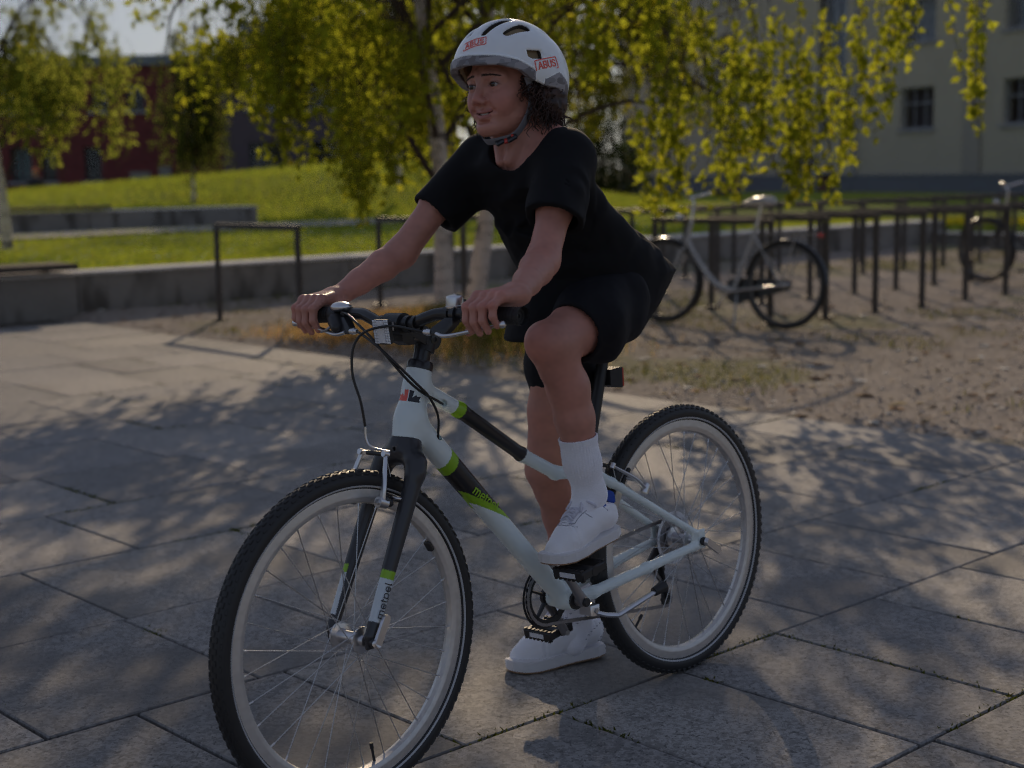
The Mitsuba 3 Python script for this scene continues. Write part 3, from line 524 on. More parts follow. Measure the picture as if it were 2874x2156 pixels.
def weeping_birch(name, label, bases, tops, cx, cy, rx, ry, ztop, zlow, n_bundle, per, seed, leaf, col, r_trunk=.10, fill=0, bundle_w=.10, xr=None, group=None, cull=None, keep_fn=None, cyx=None, thr=.53, strands=()):
    r = np.random.default_rng(seed); key = thing(name, label, 'tree', group); stems = []
    for b, tp in zip(bases, tops):
        b, tp = np.array(b, float), np.array(tp, float); mid = b * .55 + tp * .45 + r.normal(0, .10, 3)
        m, P = trunk([b - (0, 0, .25), b + (0, 0, .02), b * .8 + tp * .2 + r.normal(0, .04, 3) * (1, 1, 0), mid, tp], r_trunk * 1.12, r_trunk * .22, seed); put(m, 'm_birch', key, 'trunk', True); stems.append(P)
    LP, tw, X = [], [], []
    limbs = []
    for i in range(30):
        S = stems[i % len(stems)]; s = S[int(len(S) * r.uniform(.38, .97))]; az = r.uniform(0, 2 * np.pi); q = r.uniform(.45, 1.0)
        e = np.array([min(cx + rx * q * math.cos(az), cx + .72 * rx), cy + ry * q * math.sin(az), min(ztop - .2, s[2] + r.uniform(.1, 1.5))]); mid = s * .5 + e * .5 + (0, 0, r.uniform(.2, .6))
        L = spline([s, mid, e, e + (.25 * math.cos(az), .25 * math.sin(az), -.5)], 6); limbs.append(L); tw.append(tube(L, np.linspace(.030, .006, len(L)) * (r_trunk / .1), 6, False))
    for i in range(n_bundle):
        az, q = r.uniform(0, 2 * np.pi), math.sqrt(r.uniform(.02, 1)); x, y = cx + rx * q * math.cos(az), cy + ry * q * math.sin(az)
        if xr is not None and r.random() < xr[2]: x = r.uniform(xr[0], xr[1]); y = cy + r.uniform(-.9, .5) * ry * math.sqrt(max(.05, 1 - min(1, ((x - cx) / rx) ** 2)))
        if keep_fn is not None and r.random() > keep_fn(x): continue
        zl = zlow(x) + abs(r.normal(0, .20)) * (.5 if cyx is not None and x > .6 else 1); zt = r.uniform(zl + .35, min(ztop, zl + 2.4 + .9 * (r.random() < .25)))
        y = y + (0 if cyx is None else cyx(x)); 
        B = np.array([x, y, zt]); near = min(limbs, key=lambda L: np.linalg.norm(L - B, axis=1).min()); o = near[np.linalg.norm(near - B, axis=1).argmin()]
        if np.linalg.norm(o - B) < 2.6: tw.append(tube(spline([o, (o + B) / 2 + (0, 0, .18), B], 5), np.linspace(.009, .004, 11), 4, False))
        for j in range(per):
            L = r.uniform(.30, min(1.0, zt - zl + .05)); k = max(6, int(L / .030)); tt = np.linspace(0, 1, k)[:, None]
            o2 = B + r.normal(0, bundle_w, 3) * (1, 1, .6); drift = r.normal(0, .12, 3) * (1, 1, 0)
            S = o2 + drift * tt ** .6 - np.array([0, 0, 1.]) * L * tt + .015 * np.sin(9 * tt + r.uniform(0, 6)) * r.normal(0, 1, 3)
            if j % 2 == 0: tw.append(tube(S[:: max(1, k // 6)] if k > 12 else S[::2], .0022, 3, False))
            keep = r.random(k) < .92; LP.append(S[keep] + r.normal(0, .022, (keep.sum(), 3)))
    for D_, y_, dep in strands:
        o = np.array([(D_ - 1105) / 3181 * dep, dep, 1.23 + (397 - .0149 * D_ - y_) / 3181 * dep])
        for j in range(6):
            L = r.uniform(.55, 1.15); k = int(L / .026); tt = np.linspace(0, 1, k)[:, None]; S = o + r.normal(0, .045, 3) * (1, 1, 1.6) + np.array([0, 0, 1.]) * L * (1 - tt) + r.normal(0, .09, 3) * (1, 1, 0) * (1 - tt) ** .7 + .012 * np.sin(8 * tt + r.uniform(0, 6))
            tw.append(tube(S[::6], .0022, 3, False)); X.append(S + r.normal(0, .024, S.shape))
    if fill:
        u = r.normal(0, 1, (fill, 3)); u /= np.linalg.norm(u, axis=1, keepdims=True); u *= r.uniform(.25, 1, (fill, 1)) ** .45
        F = np.array([cx, cy, (ztop + 2.6) / 2]) + u * np.array([rx, ry, (ztop - 2.6) / 2]); zl = np.array([zlow(x) for x in F[:, 0]])
        dens = meshkit.fbm(F * 1.15, 2, seed); F = F[(F[:, 2] > zl + .25) & (dens > thr)]; 
        if cyx is not None: F[:, 1] += np.array([cyx(x) for x in F[:, 0]])
        F = F[(F[:, 0] < .7) | (r.random(len(F)) < .4)]; LP.append(F)
    put(cat(tw), 'm_twig', key, 'branches', True, kind='stuff')
    LP = np.vstack(LP)
    if cull is not None: LP = LP[meshkit.fbm(LP * (1.9, 1.0, 1.9), 2, seed + 3) > cull(LP)]
    if X: LP = np.vstack([LP] + X)
    m, c = leaves(LP, leaf, r, col); put(m, 'm_leaf', key, 'crown', False, color=c, label=None, kind='stuff'); return key, len(LP)
LC = (.32, .345, .026)
HANGING = [(1405, 425, 9.4), (1460, 440, 9.5), (1552, 420, 9.3), (1575, 380, 9.7), (1648, 330, 9.6), (1705, 425, 9.4), (1740, 395, 9.8), (1800, 405, 9.5), (1835, 330, 9.9), (1885, 250, 9.6), (1945, 120, 9.7), (2095, 245, 9.5), (620, 345, 11.0), (655, 330, 11.3), (780, 455, 11.2), (800, 430, 11.4), (745, 400, 11.6), (860, 390, 11.5)]
weeping_birch('birch_tree', 'large weeping birch with two pale trunks hanging low behind the boy', [(BIRCH[0][0], BIRCH[0][1], 0), (BIRCH[1][0], BIRCH[1][1], 0)], [(-.75, 12.2, 7.2), (.25, 12.5, 6.6)],
              -.05, 11.9, 2.75, 1.55, 6.6, lambda x: float(np.interp(x, ZLOW_X, ZLOW)), 118, 17, 5, .072, LC, .098, fill=17000, bundle_w=.13, thr=.58, keep_fn=lambda x: 1.0 if x < .6 else (.42 if x < 2.6 else 0), cyx=lambda x: -2.1 * min(1, max(0, (x - .35) / .5)), strands=HANGING, cull=lambda P: np.interp(P[:, 2], [1.6, 2.1, 3.0, 3.7, 4.6], [.38, .455, .485, .42, .29]) + np.interp(P[:, 0], [-.3, .4], [0, .11]) - .22 * ((P[:, 2] > 3.1) & (P[:, 2] < 4.5) & (P[:, 0] > -.6) & (P[:, 0] < 1.15)))
weeping_birch('birch_tree', 'slim birch with pale trunk standing on the lawn at the left edge', [(-6.45, 19.0, .36)], [(-6.7, 19.2, 6.6)], -6.9, 19.1, 1.9, 1.5, 6.0, lambda x: 1.35 + .5 * abs(math.sin(x * 3.1)), 112, 8, 8, .085, (.25, .28, .045), .085, fill=1200, bundle_w=.16, cull=lambda P: np.interp(P[:, 2], [2.5, 2.9, 3.6], [.0, .46, .56]))
def shrub(name, label, cat_, c, rad, n, leaf, col, seed, group=None, stem=None):
    r = np.random.default_rng(seed); key = thing(name, label, cat_, group); c = np.array(c, float); rad = np.array(rad, float)
    st = [tube(spline([(c[0] + r.normal(0, .06), c[1] + r.normal(0, .06), c[2] - rad[2] - .3), c + r.normal(0, .15, 3) * rad, c + r.normal(0, .45, 3) * rad * (1, 1, .3) + (0, 0, rad[2] * .7)], 4), np.linspace(.05, .012, 9), 6, False) for _ in range(6)]
    put(cat(st), 'm_twig', key, 'stems', True)
    u = r.normal(0, 1, (n, 3)); u /= np.linalg.norm(u, axis=1, keepdims=True); u *= r.uniform(.1, 1, (n, 1)) ** .4 * (1 + .35 * (meshkit.fbm(u * 2.2 + seed, 3, seed)[:, None] - .5)); P = c + u * rad
    P = P[meshkit.fbm(P * (1.6 / rad.min()), 3, seed) > .37]; m, cc = leaves(P, leaf, r, col, .2); put(m, 'm_leaf', key, 'foliage', False, color=cc, kind='stuff')
weeping_birch('young_tree', 'small slender tree with loose dark leaves standing on the grassy mound', [(-7.0, 33.0, .95)], [(-6.8, 33.1, 4.6)], -6.9, 33.0, .62, .6, 4.4, lambda x: 1.35, 46, 6, 31, .10, (.10, .12, .03), .05, fill=900, bundle_w=.14)
weeping_birch('birch_tree', 'birch standing further back on the mound, seen past the right arm of the boy', [(-2.6, 35.0, 1.3)], [(-2.5, 35.2, 9.0)], -2.4, 35.0, 3.3, 2.4, 9.0, lambda x: 2.9 + .5 * math.sin(x * 2.3), 120, 8, 33, .12, (.16, .17, .02), .12, fill=6000, bundle_w=.25)
weeping_birch('birch_tree', 'birch standing behind the far rack row, mostly hidden behind the boy', [(.75, 30.0, .2)], [(.9, 30.2, 8.5)], 1.4, 30.0, 2.4, 2.0, 8.2, lambda x: 2.3 + .4 * math.sin(x * 2.9), 90, 8, 34, .11, (.20, .20, .02), .11, fill=3500, bundle_w=.22)
shrub('dark_bush', 'tall dark bush at the corner of the beige building', 'bush', (3.2, 49, 1.5), (1.5, 1.2, 1.9), 6000, .14, (.028, .045, .016), 32)
shrub('dark_bush', 'broad dark bush before the purplish building, half hidden by the boy', 'bush', (-2.2, 52, 1.1), (3.6, 1.2, 1.3), 6500, .14, (.025, .036, .020), 33)

# ---- grass
def blades(P, h, w, r, col, lean=.5, var=.35):
    n = len(P); az = r.uniform(0, 2 * np.pi, n); H = h * r.uniform(.5, 1.3, n); d = np.stack([np.cos(az), np.sin(az), 0 * az], 1); s = np.stack([-np.sin(az), np.cos(az), 0 * az], 1) * (w * r.uniform(.7, 1.3, n))[:, None]
    ln = (lean * r.uniform(.2, 1.2, n) * H)[:, None]; up = np.array([0, 0, 1.]) * H[:, None]
    v = np.stack([P - s, P + s, P + d * ln * .35 + up * .6 + s * .7, P + d * ln * .35 + up * .6 - s * .7, P + d * ln + up * .95], 1).reshape(-1, 3); b = np.arange(n)[:, None] * 5
    f = np.concatenate([b + [0, 1, 2], b + [0, 2, 3], b + [3, 2, 4]], 0); c = np.array(col) * (1 + var * (r.random((n, 1)) - .5) * 2); c = np.where(r.random((n, 1)) < .15, c * [1.3, 1.05, 1.2], c); return tm(v, f), np.repeat(np.clip(c, .003, .7), 5, 0)
rg = np.random.default_rng(44)
def stuff(key, label, catg, mesh, col, bsdf='m_grass'):
    key = numbered(key); scene[key] = mikit.ply(mesh, bsdf, smooth=False, color=col); labels[key] = {'label': label, 'category': catg, 'kind': 'stuff'}
_q = rg.uniform(0, 1, (80000, 2)); _t, _n2 = -1 + 23 * _q[:, 0], WALL_N - .30 - 10 * _q[:, 1] ** 1.7; _P = G(_t, _n2); _P[:, 2] = lawn_z(_P[:, 0], _P[:, 1]) - .01; _P = _P[(np.abs(_P[:, 0] / _P[:, 1]) < .38)]
_m, _c = blades(_P, .075, .0045, rg, (.34, .40, .045)); stuff('lawn_grass', 'short sunlit grass blades on the front lawn', 'grass', _m, _c)
_q = rg.uniform(0, 1, (30000, 2)); _t, _n2 = LAWN_T + .17 + 9 * _q[:, 0] ** 1.5, -13 + 14 * _q[:, 1]; _P = G(_t, _n2); _P[:, 2] = lawn_z(_P[:, 0], _P[:, 1]) - .01; _P = _P[(np.abs(_P[:, 0] / _P[:, 1]) < .38)]
_m, _c = blades(_P, .16, .007, rg, (.28, .29, .02)); stuff('tall_grass', 'taller yellow green grass behind the right kerb wall', 'grass', _m, _c)
_q = rg.uniform(0, 1, (60000, 2)); _t, _n2 = 4 + 26 * _q[:, 0], -23.8 - 14 * _q[:, 1] ** 1.3; _P = G(_t, _n2); _P[:, 2] = lawn_z(_P[:, 0], _P[:, 1]) - .01; _P = _P[(np.abs(_P[:, 0] / _P[:, 1]) < .38)]
_m, _c = blades(_P, .12, .010, rg, (.33, .39, .05)); stuff('mound_grass', 'sunlit grass blades on the low mound behind the far wall', 'grass', _m, _c)
# dry grass about the birch foot, greener to its right
_q = rg.normal(0, 1, (15000, 2)); _P = np.stack([-.72 + _q[:, 0] * .52, 10.95 + _q[:, 1] * .62, 0 * _q[:, 0]], 1); _P = _P[(tn(_P[:, 0], _P[:, 1])[0] > EDGE_T + .22)]; _P[:, 2] = bed_z(_P[:, 0], _P[:, 1]) - .01
_m, _c = blades(_P, .11, .0032, rg, (.52, .36, .15), 1.3, .3); stuff('dry_grass', 'dry straw coloured grass on the mound at the birch foot', 'grass', _m, _c)
_q = rg.normal(0, 1, (7000, 2)); _P = np.stack([-.02 + _q[:, 0] * .30, 10.9 + _q[:, 1] * .45, 0 * _q[:, 0]], 1); _P = _P[(tn(_P[:, 0], _P[:, 1])[0] > EDGE_T + .22)]; _P[:, 2] = bed_z(_P[:, 0], _P[:, 1]) - .01
_m, _c = blades(_P, .15, .0034, rg, (.155, .160, .022), .8); stuff('green_grass', 'patch of green grass tufts right of the dry grass', 'grass', _m, _c)
# thin weeds over the gravel and along the wall foot
_q = rg.uniform(0, 1, (60000, 2)); _P = np.stack([-6 + 14 * _q[:, 0], 7 + 15 * _q[:, 1], 0 * _q[:, 0]], 1); _tt, _nn = tn(_P[:, 0], _P[:, 1])
_d = meshkit.fbm(_P * .8 + 3, 3, 9) + .25 * np.exp(-((_nn + 12.45) / .25) ** 2); _P = _P[(_d > .60) & (_tt > EDGE_T + .25) & (_nn > WALL_N + .17) & (_tt < LAWN_T - .2)]; _P[:, 2] = bed_z(_P[:, 0], _P[:, 1]) - .005
_m, _c = blades(_P, .05, .004, rg, (.15, .155, .03), 1.2, .4); stuff('weeds', 'thin low weeds scattered over the gravel bed', 'weeds', _m, _c)
# moss and grass in the joints of the slabs
_L = []
for na_, nb_, ta_, tb_ in JOINTS:
    if nb_ is None: k = int((ta_ - tb_) * 130); tt_, nn_ = rg.uniform(tb_, ta_, k), np.full(k, na_)
    else: k = int((nb_ - na_) * 130); tt_, nn_ = np.full(k, ta_), rg.uniform(na_, nb_, k)
    P = G(tt_, nn_); m_ = meshkit.fbm(P * 1.9 + 11, 3, 17); P = P[(m_ > .612)]; P = P[[in_view(p, .1) for p in P]] if len(P) else P
    if len(P): _L.append(np.repeat(P, 4, 0) + rg.normal(0, .0075, (len(P) * 4, 3)) * (1, 1, 0))
_P = np.vstack(_L); _P[:, 2] = -.013; _m, _c = blades(_P, .016, .0045, rg, (.115, .125, .018), 1.3, .5); stuff('joint_moss', 'moss and short grass growing in the joints between slabs', 'moss', _m, _c)
# daisies on the lawn, stones and litter on the gravel
_q = rg.uniform(0, 1, (900, 2)); _P = G(-1 + 20 * _q[:, 0], WALL_N - .3 - 7 * _q[:, 1]); _P[:, 2] = lawn_z(_P[:, 0], _P[:, 1]) + .075
principled('m_daisy', (.75, .75, .70), .8); _ic = trimesh.creation.icosphere(0, .012)
_m = tm((_P[:, None] + np.array(_ic.vertices)[None] * (1, 1, .5)).reshape(-1, 3), (np.arange(len(_P))[:, None, None] * 12 + np.array(_ic.faces)[None]).reshape(-1, 3)); stuff('daisies', 'white daisies dotted over the front lawn', 'flowers', _m, np.tile([.75, .75, .70], (len(_m.vertices), 1)), 'm_daisy')
vcol('m_litter', .9)
def scatter(n, seed, rad, zoff, cols, flat, reg):
    r = np.random.default_rng(seed); q = r.uniform(0, 1, (n, 2)); P = np.stack([reg[0] + (reg[1] - reg[0]) * q[:, 0], reg[2] + (reg[3] - reg[2]) * q[:, 1] ** 1.3, 0 * q[:, 0]], 1); t_, n_ = tn(P[:, 0], P[:, 1]); P = P[(t_ > EDGE_T + .05) & (n_ > WALL_N + .2) & (np.abs(P[:, 0]) < P[:, 1] * .38)]
    P[:, 2] = bed_z(P[:, 0], P[:, 1]) + zoff; k = len(P); b = np.array(trimesh.creation.octahedron().vertices if hasattr(trimesh.creation, 'octahedron') else [[1, 0, 0], [-1, 0, 0], [0, 1, 0], [0, -1, 0], [0, 0, 1], [0, 0, -1]], float)
    f = np.array([[0, 2, 4], [2, 1, 4], [1, 3, 4], [3, 0, 4], [2, 0, 5], [1, 2, 5], [3, 1, 5], [0, 3, 5]]); s = rad * r.lognormal(0, .45, (k, 1, 1)); jit = 1 + r.normal(0, .25, (k, 6, 1)); az = r.uniform(0, 6.28, k); c_, s_ = np.cos(az), np.sin(az)
    V = b[None] * jit * s * np.array([1, .75, flat]); V = np.stack([V[..., 0] * c_[:, None] - V[..., 1] * s_[:, None], V[..., 0] * s_[:, None] + V[..., 1] * c_[:, None], V[..., 2]], -1) + P[:, None]
    C = np.array(cols)[r.integers(len(cols), size=k)] * r.uniform(.7, 1.25, (k, 1)); return tm(V.reshape(-1, 3), (np.arange(k)[:, None, None] * 6 + f[None]).reshape(-1, 3)), np.repeat(C, 6, 0)
_m, _c = scatter(9000, 71, .008, .003, [(.38, .32, .27), (.30, .25, .21), (.46, .41, .36), (.20, .16, .13)], .6, (-4, 7, 6.2, 15)); stuff('gravel_stones', 'small loose stones over the gravel bed', 'gravel', _m, _c, 'm_litter')
_m, _c = scatter(3500, 72, .022, .008, [(.20, .10, .045), (.32, .24, .12), (.10, .055, .03), (.55, .52, .46)], .16, (-4, 7, 6.2, 14)); stuff('leaf_litter', 'fallen dry leaves and scraps on the gravel bed', 'leaf litter', _m, _c, 'm_litter')
# ------------------------------------------------------------------ the bicycle's own axes: X forward, Y to its left, Z up; it leans a little to its right
B_HEAD, B_LEAN, B_AT = 0.798, -0.0603, np.array([0.4257, 3.5444, 0.0])
_hx = np.array([-math.cos(B_HEAD), -math.sin(B_HEAD), 0]); _hy = np.array([math.sin(B_HEAD), -math.cos(B_HEAD), 0])
_cl, _sl = math.cos(B_LEAN), math.sin(B_LEAN)
B_M = np.stack([_hx, _hy * _cl - np.array([0, 0, 1.]) * _sl, _hy * _sl + np.array([0, 0, 1.]) * _cl])     # rows: world directions of X, Y, Z
def BW(P): return B_AT + np.asarray(P, float) @ B_M
R_W, WB, RT = 0.333, 1.054, 0.0221
_sk = np.array([-math.sin(0.337), 0, math.cos(0.337)]); _so = np.array([1.005, 0, R_W])
def steer(P, ang=0.022):
    d = np.asarray(P, float) - _so; c, s = math.cos(ang), math.sin(ang)
    return _so + d * c + np.cross(_sk, d) * s + np.outer(d @ _sk, _sk) * (1 - c)
wbike = lambda m: xf(m, BW)
wfront = lambda m: xf(m, lambda v: BW(steer(v)))
BIKE = thing('bicycle', "pale mint bicycle with lime and black bands on its frame, ridden by the boy", 'bicycle', None)
def bp(name, mesh, mat, smooth=40, parent=None, front=False, **k):
    return put((wfront if front else wbike)(mesh), mat, parent or BIKE, name, smooth, **k)

# ---- frame, one hydroformed shell, its paint scheme as vertex colours
DT0, DT1 = np.array([0.862, 0, 0.742]), np.array([0.436, 0, 0.277])
_dtd = norm(DT1 - DT0); _dtu = np.array([-_dtd[2], 0, _dtd[0]]); _dtu = _dtu if _dtu[2] > 0 else -_dtu
TT = [(0.838, 0, 0.806), (0.724, 0, 0.744), (0.545, 0, 0.623), (0.440, 0, 0.566), (0.345, 0, 0.553)]
def f_frame(p):
    q = p.copy(); q[:, 1] = np.abs(q[:, 1])
    ht = np.minimum(s_cone(p, (0.829, 0, 0.840), (0.876, 0, 0.706), 0.0265, 0.0300), 9)
    ht = np.maximum(ht, -((p - (0.8765, 0, 0.7035)) @ np.array([-0.33, 0, 0.944])))
    ht = np.maximum(ht, (p - (0.8285, 0, 0.8415)) @ np.array([-0.33, 0, 0.944]))
    tt = chain(p, TT, [0.0190, 0.0160, 0.0150, 0.0150, 0.0150], 0.01)
    dt = chain(p, [DT0, DT0 + _dtd * 0.3, DT1], [0.0265, 0.0235, 0.0225])
    st = s_cone(p, (0.436, 0, 0.277), (0.322, 0, 0.626), 0.0185, 0.0175)
    bbs = s_cone(p, (0.436, -0.034, 0.277), (0.436, 0.034, 0.277), 0.0225, 0.0225)
    bbs = np.maximum(bbs, np.abs(p[:, 1]) - 0.036)
    ss = chain(q, [(0.335, 0.014, 0.558), (0.290, 0.036, 0.522), (0.020, 0.062, 0.357)], [0.0105, 0.0105, 0.0085], 0.01)
    cs = chain(q, [(0.425, 0.020, 0.277), (0.375, 0.038, 0.283), (0.200, 0.052, 0.305), (0.022, 0.0625, 0.325)], [0.0140, 0.0135, 0.0125, 0.0100], 0.01)
    do = s_box(q, (0.010, 0.0630, 0.338), (0.026, 0.0035, 0.024), rnd=0.003)
    br = s_cone(p, (0.262, -0.040, 0.509), (0.262, 0.040, 0.509), 0.0075, 0.0075)
    d = smin(smin(ht, tt, 0.022), dt, 0.026); d = smin(d, st, 0.010); d = smin(d, bbs, 0.012)
    d = smin(d, smin(smin(ss, cs, 0.008), do, 0.008), 0.010); d = smin(d, br, 0.006)
    d = np.maximum(d, -s_cone(p, (0.810, 0.030, 0.705), (0.795, 0.008, 0.690), 0.0065, 0.0065))
    d = np.maximum(d, -s_cone(p, (0.790, 0.024, 0.772), (0.770, 0.006, 0.762), 0.0060, 0.0060))
    return d
_m = sdf_mesh(f_frame, (-0.05, -0.085, 0.235), (0.92, 0.085, 0.87), 0.0023)
def paint_frame(v):
    c = np.tile([0.70, 0.78, 0.78], (len(v), 1)); LIME, BLK = (0.25, 0.47, 0.015), (0.014, 0.014, 0.016)
    d = v - DT0; s, u = d @ _dtd, d @ _dtu; w = np.hypot(u, v[:, 1])
    dt = (w < 0.030) & (s > 0.09) & (s < 0.45)
    a = u / 0.024                                                   # -1 lower edge, 1 upper edge
    far = np.where(v[:, 1] < 0, 0.02, 0.0)
    c[dt & (s > 0.122 - 0.006 * a) & (s < 0.148 - 0.005 * a)] = LIME
    lo, hi = 0.272 + 0.067 * a + far, 0.308 + 0.062 * a + far
    c[dt & (s >= 0.148 - 0.005 * a) & (s < lo)] = BLK
    c[dt & (s >= lo) & (s < hi)] = LIME
    x = v[:, 0]; tt = (v[:, 2] > 0.6) & (x > 0.50) & (x < 0.76) & (s * 0 + u > 0.05)
    e = (v - np.array(TT[1])) @ norm(np.array(TT[2]) - np.array(TT[1]))
    c[tt & (e > -0.020) & (e < 0.004)] = LIME
    c[tt & (e >= 0.004) & (e < 0.214)] = BLK
    return c
bp('frame', _m, 'm_paint', True, color=paint_frame(_m.vertices))
FRAME = BIKE + '__frame'
def on_tube(txt, height, s0, o, dirv, upv, rad, ang0, bold=True):
    """Lettering wrapped round a tube: reading along dirv from s0, centred at the angle ang0 about the axis from +Y towards upv."""
    m = meshkit.text_mesh(txt, height, 0.0006, bold=bold); m = m.subdivide_to_size(0.004) if len(m.faces) < 4000 else m; v = np.array(m.vertices)
    th = ang0 + (v[:, 1] - height * 0.4) / rad; r = rad + v[:, 2]
    P = o + np.outer(s0 + v[:, 0], dirv) + np.outer(r * np.cos(th), [0, 1, 0]) + np.outer(r * np.sin(th), upv)
    return tm(P, m.faces)
bp('lettering', on_tube('metpel', 0.019, 0.0, DT0 + _dtd * 0.218 - _dtu * 0.003, norm(_dtd + 0.17 * _dtu), norm(_dtu - 0.17 * _dtd), 0.0250, -0.16), 'm_lime', False, FRAME)
# the leaf and the diamond on the head tube
_leaf = Polygon([(0, -.030), (.003, -.012), (.016, -.014), (.014, -.009), (.027, .002), (.023, .004), (.026, .013), (.018, .011), (.016, .015), (.009, .007), (.011, .024), (.006, .021), (0, .032),
                 (-.006, .021), (-.011, .024), (-.009, .007), (-.016, .015), (-.018, .011), (-.026, .013), (-.023, .004), (-.027, .002), (-.014, -.009), (-.016, -.014), (-.003, -.012)])
_dia = Polygon([(-.008, -.052), (.006, -.048), (.008, -.034), (-.006, -.038)])
def on_head(poly, shift, ang):
    m = trimesh.creation.extrude_polygon(poly, 0.0006, engine='earcut').subdivide_to_size(0.004); v = np.array(m.vertices)
    ax = norm((0.876 - 0.829, 0, 0.706 - 0.840)); o = np.array([0.829, 0, 0.840]) + ax * (0.070 - shift)
    s = 0.070 - shift - v[:, 1]; rad = 0.0267 + 0.0245 * s + v[:, 2]
    th = ang - v[:, 0] / 0.028; fx = np.array([ax[2] * -1, 0, ax[0]])
    return tm(np.array([0.829, 0, 0.840]) + np.outer(s, ax) + np.outer(rad * np.cos(th), fx) + np.outer(rad * np.sin(th), [0, 1, 0]), m.faces)
from shapely.geometry import box as sbox
_hl, _hr = _leaf.intersection(sbox(0.0012, -1, 1, 1)), _leaf.intersection(sbox(-1, -1, -0.0012, 1))
bp('leaf_emblem', cat([on_head(_hr, 0.0, 0.42), on_head(_dia, 0.0, 0.42)]), 'm_ink', False, FRAME)
bp('leaf_emblem', on_head(_hl, 0.0, 0.42), 'm_salmon', False, FRAME, label='red half of the leaf emblem')

# ---- fork
FT, FB = np.array([0.905, 0.052, 0.640]), np.array([1.053, 0.0575, 0.345])
def f_fork(p):
    q = p.copy(); q[:, 1] = np.abs(q[:, 1])
    cr = s_cone(p, (0.8775, 0, 0.703), (0.884, 0, 0.684), 0.0300, 0.0300)
    cr = np.maximum(cr, (p - (0.8775, 0, 0.7028)) @ np.array([-0.33, 0, 0.944]))
    bl = chain(q, [(0.884, 0.012, 0.684), (0.897, 0.046, 0.660), FT, FB], [0.026, 0.0205, 0.0185, 0.0120], 0.012)
    tip = s_box(q, (1.054, 0.0560, 0.334), (0.012, 0.0045, 0.016), rnd=0.004)
    d = smin(smin(cr, bl, 0.016), tip, 0.006)
    bs = s_cone(q, (0.972, 0.045, 0.592), (0.986, 0.048, 0.600), 0.0085, 0.0080)
    d = smin(d, bs, 0.006)
    d = np.maximum(d, -s_cone(p, (1.054, 0, 0.333), (1.054, 0.0001, 0.333), 0.340, 0.340) * (np.abs(p[:, 1]) < 0.028) - (np.abs(p[:, 1]) >= 0.028) * 1.0)
    return np.maximum(d, -s_cone(p, (0.93, 0.006, 0.690), (0.88, 0, 0.685), 0.004, 0.004))
_m = sdf_mesh(f_fork, (0.83, -0.085, 0.305), (1.09, 0.085, 0.72), 0.0021)
def paint_fork(v):
    c = np.tile([0.030, 0.031, 0.036], (len(v), 1)); s = (v - FT) @ norm(FB - FT)
    c[(s > 0.200) & (s < 0.217) & (v[:, 1] > 0.049)] = (0.25, 0.47, 0.015)
    c[(s >= 0.217) & (s < 0.303) & (v[:, 1] > 0.049)] = (0.60, 0.66, 0.70)
    c[(s > 0.200) & (s < 0.217) & (v[:, 1] < -0.049)] = (0.25, 0.47, 0.015)
    c[(s >= 0.217) & (s < 0.303) & (v[:, 1] < -0.049)] = (0.60, 0.66, 0.70)
    return c
FORK = bp('fork', _m, 'm_fork', True, front=True, color=paint_fork(_m.vertices))
_fd = norm(FB - FT); _fu = norm(np.cross(_fd, [0, 1, 0])); _fu = _fu if _fu[0] > 0 else -_fu
bp('lettering', on_tube('metpel', 0.0165, 0.0, FT + _fd * 0.296 + np.array([0, 0.0003, 0]), -_fd, _fu, 0.0147, 0.12, bold=False), 'm_ink', False, FORK, True)
bp('headset', cat([lathe([(0.0, .018), (.0245, .018), (.0275, .012), (.0275, .0)], (0.829, 0, 0.840), (-0.33, 0, 0.944)), lathe([(.018, 0), (.018, .046), (0, .046)], (0.8225, 0, 0.858), (-0.33, 0, 0.944))]), 'm_black_gloss', front=True)

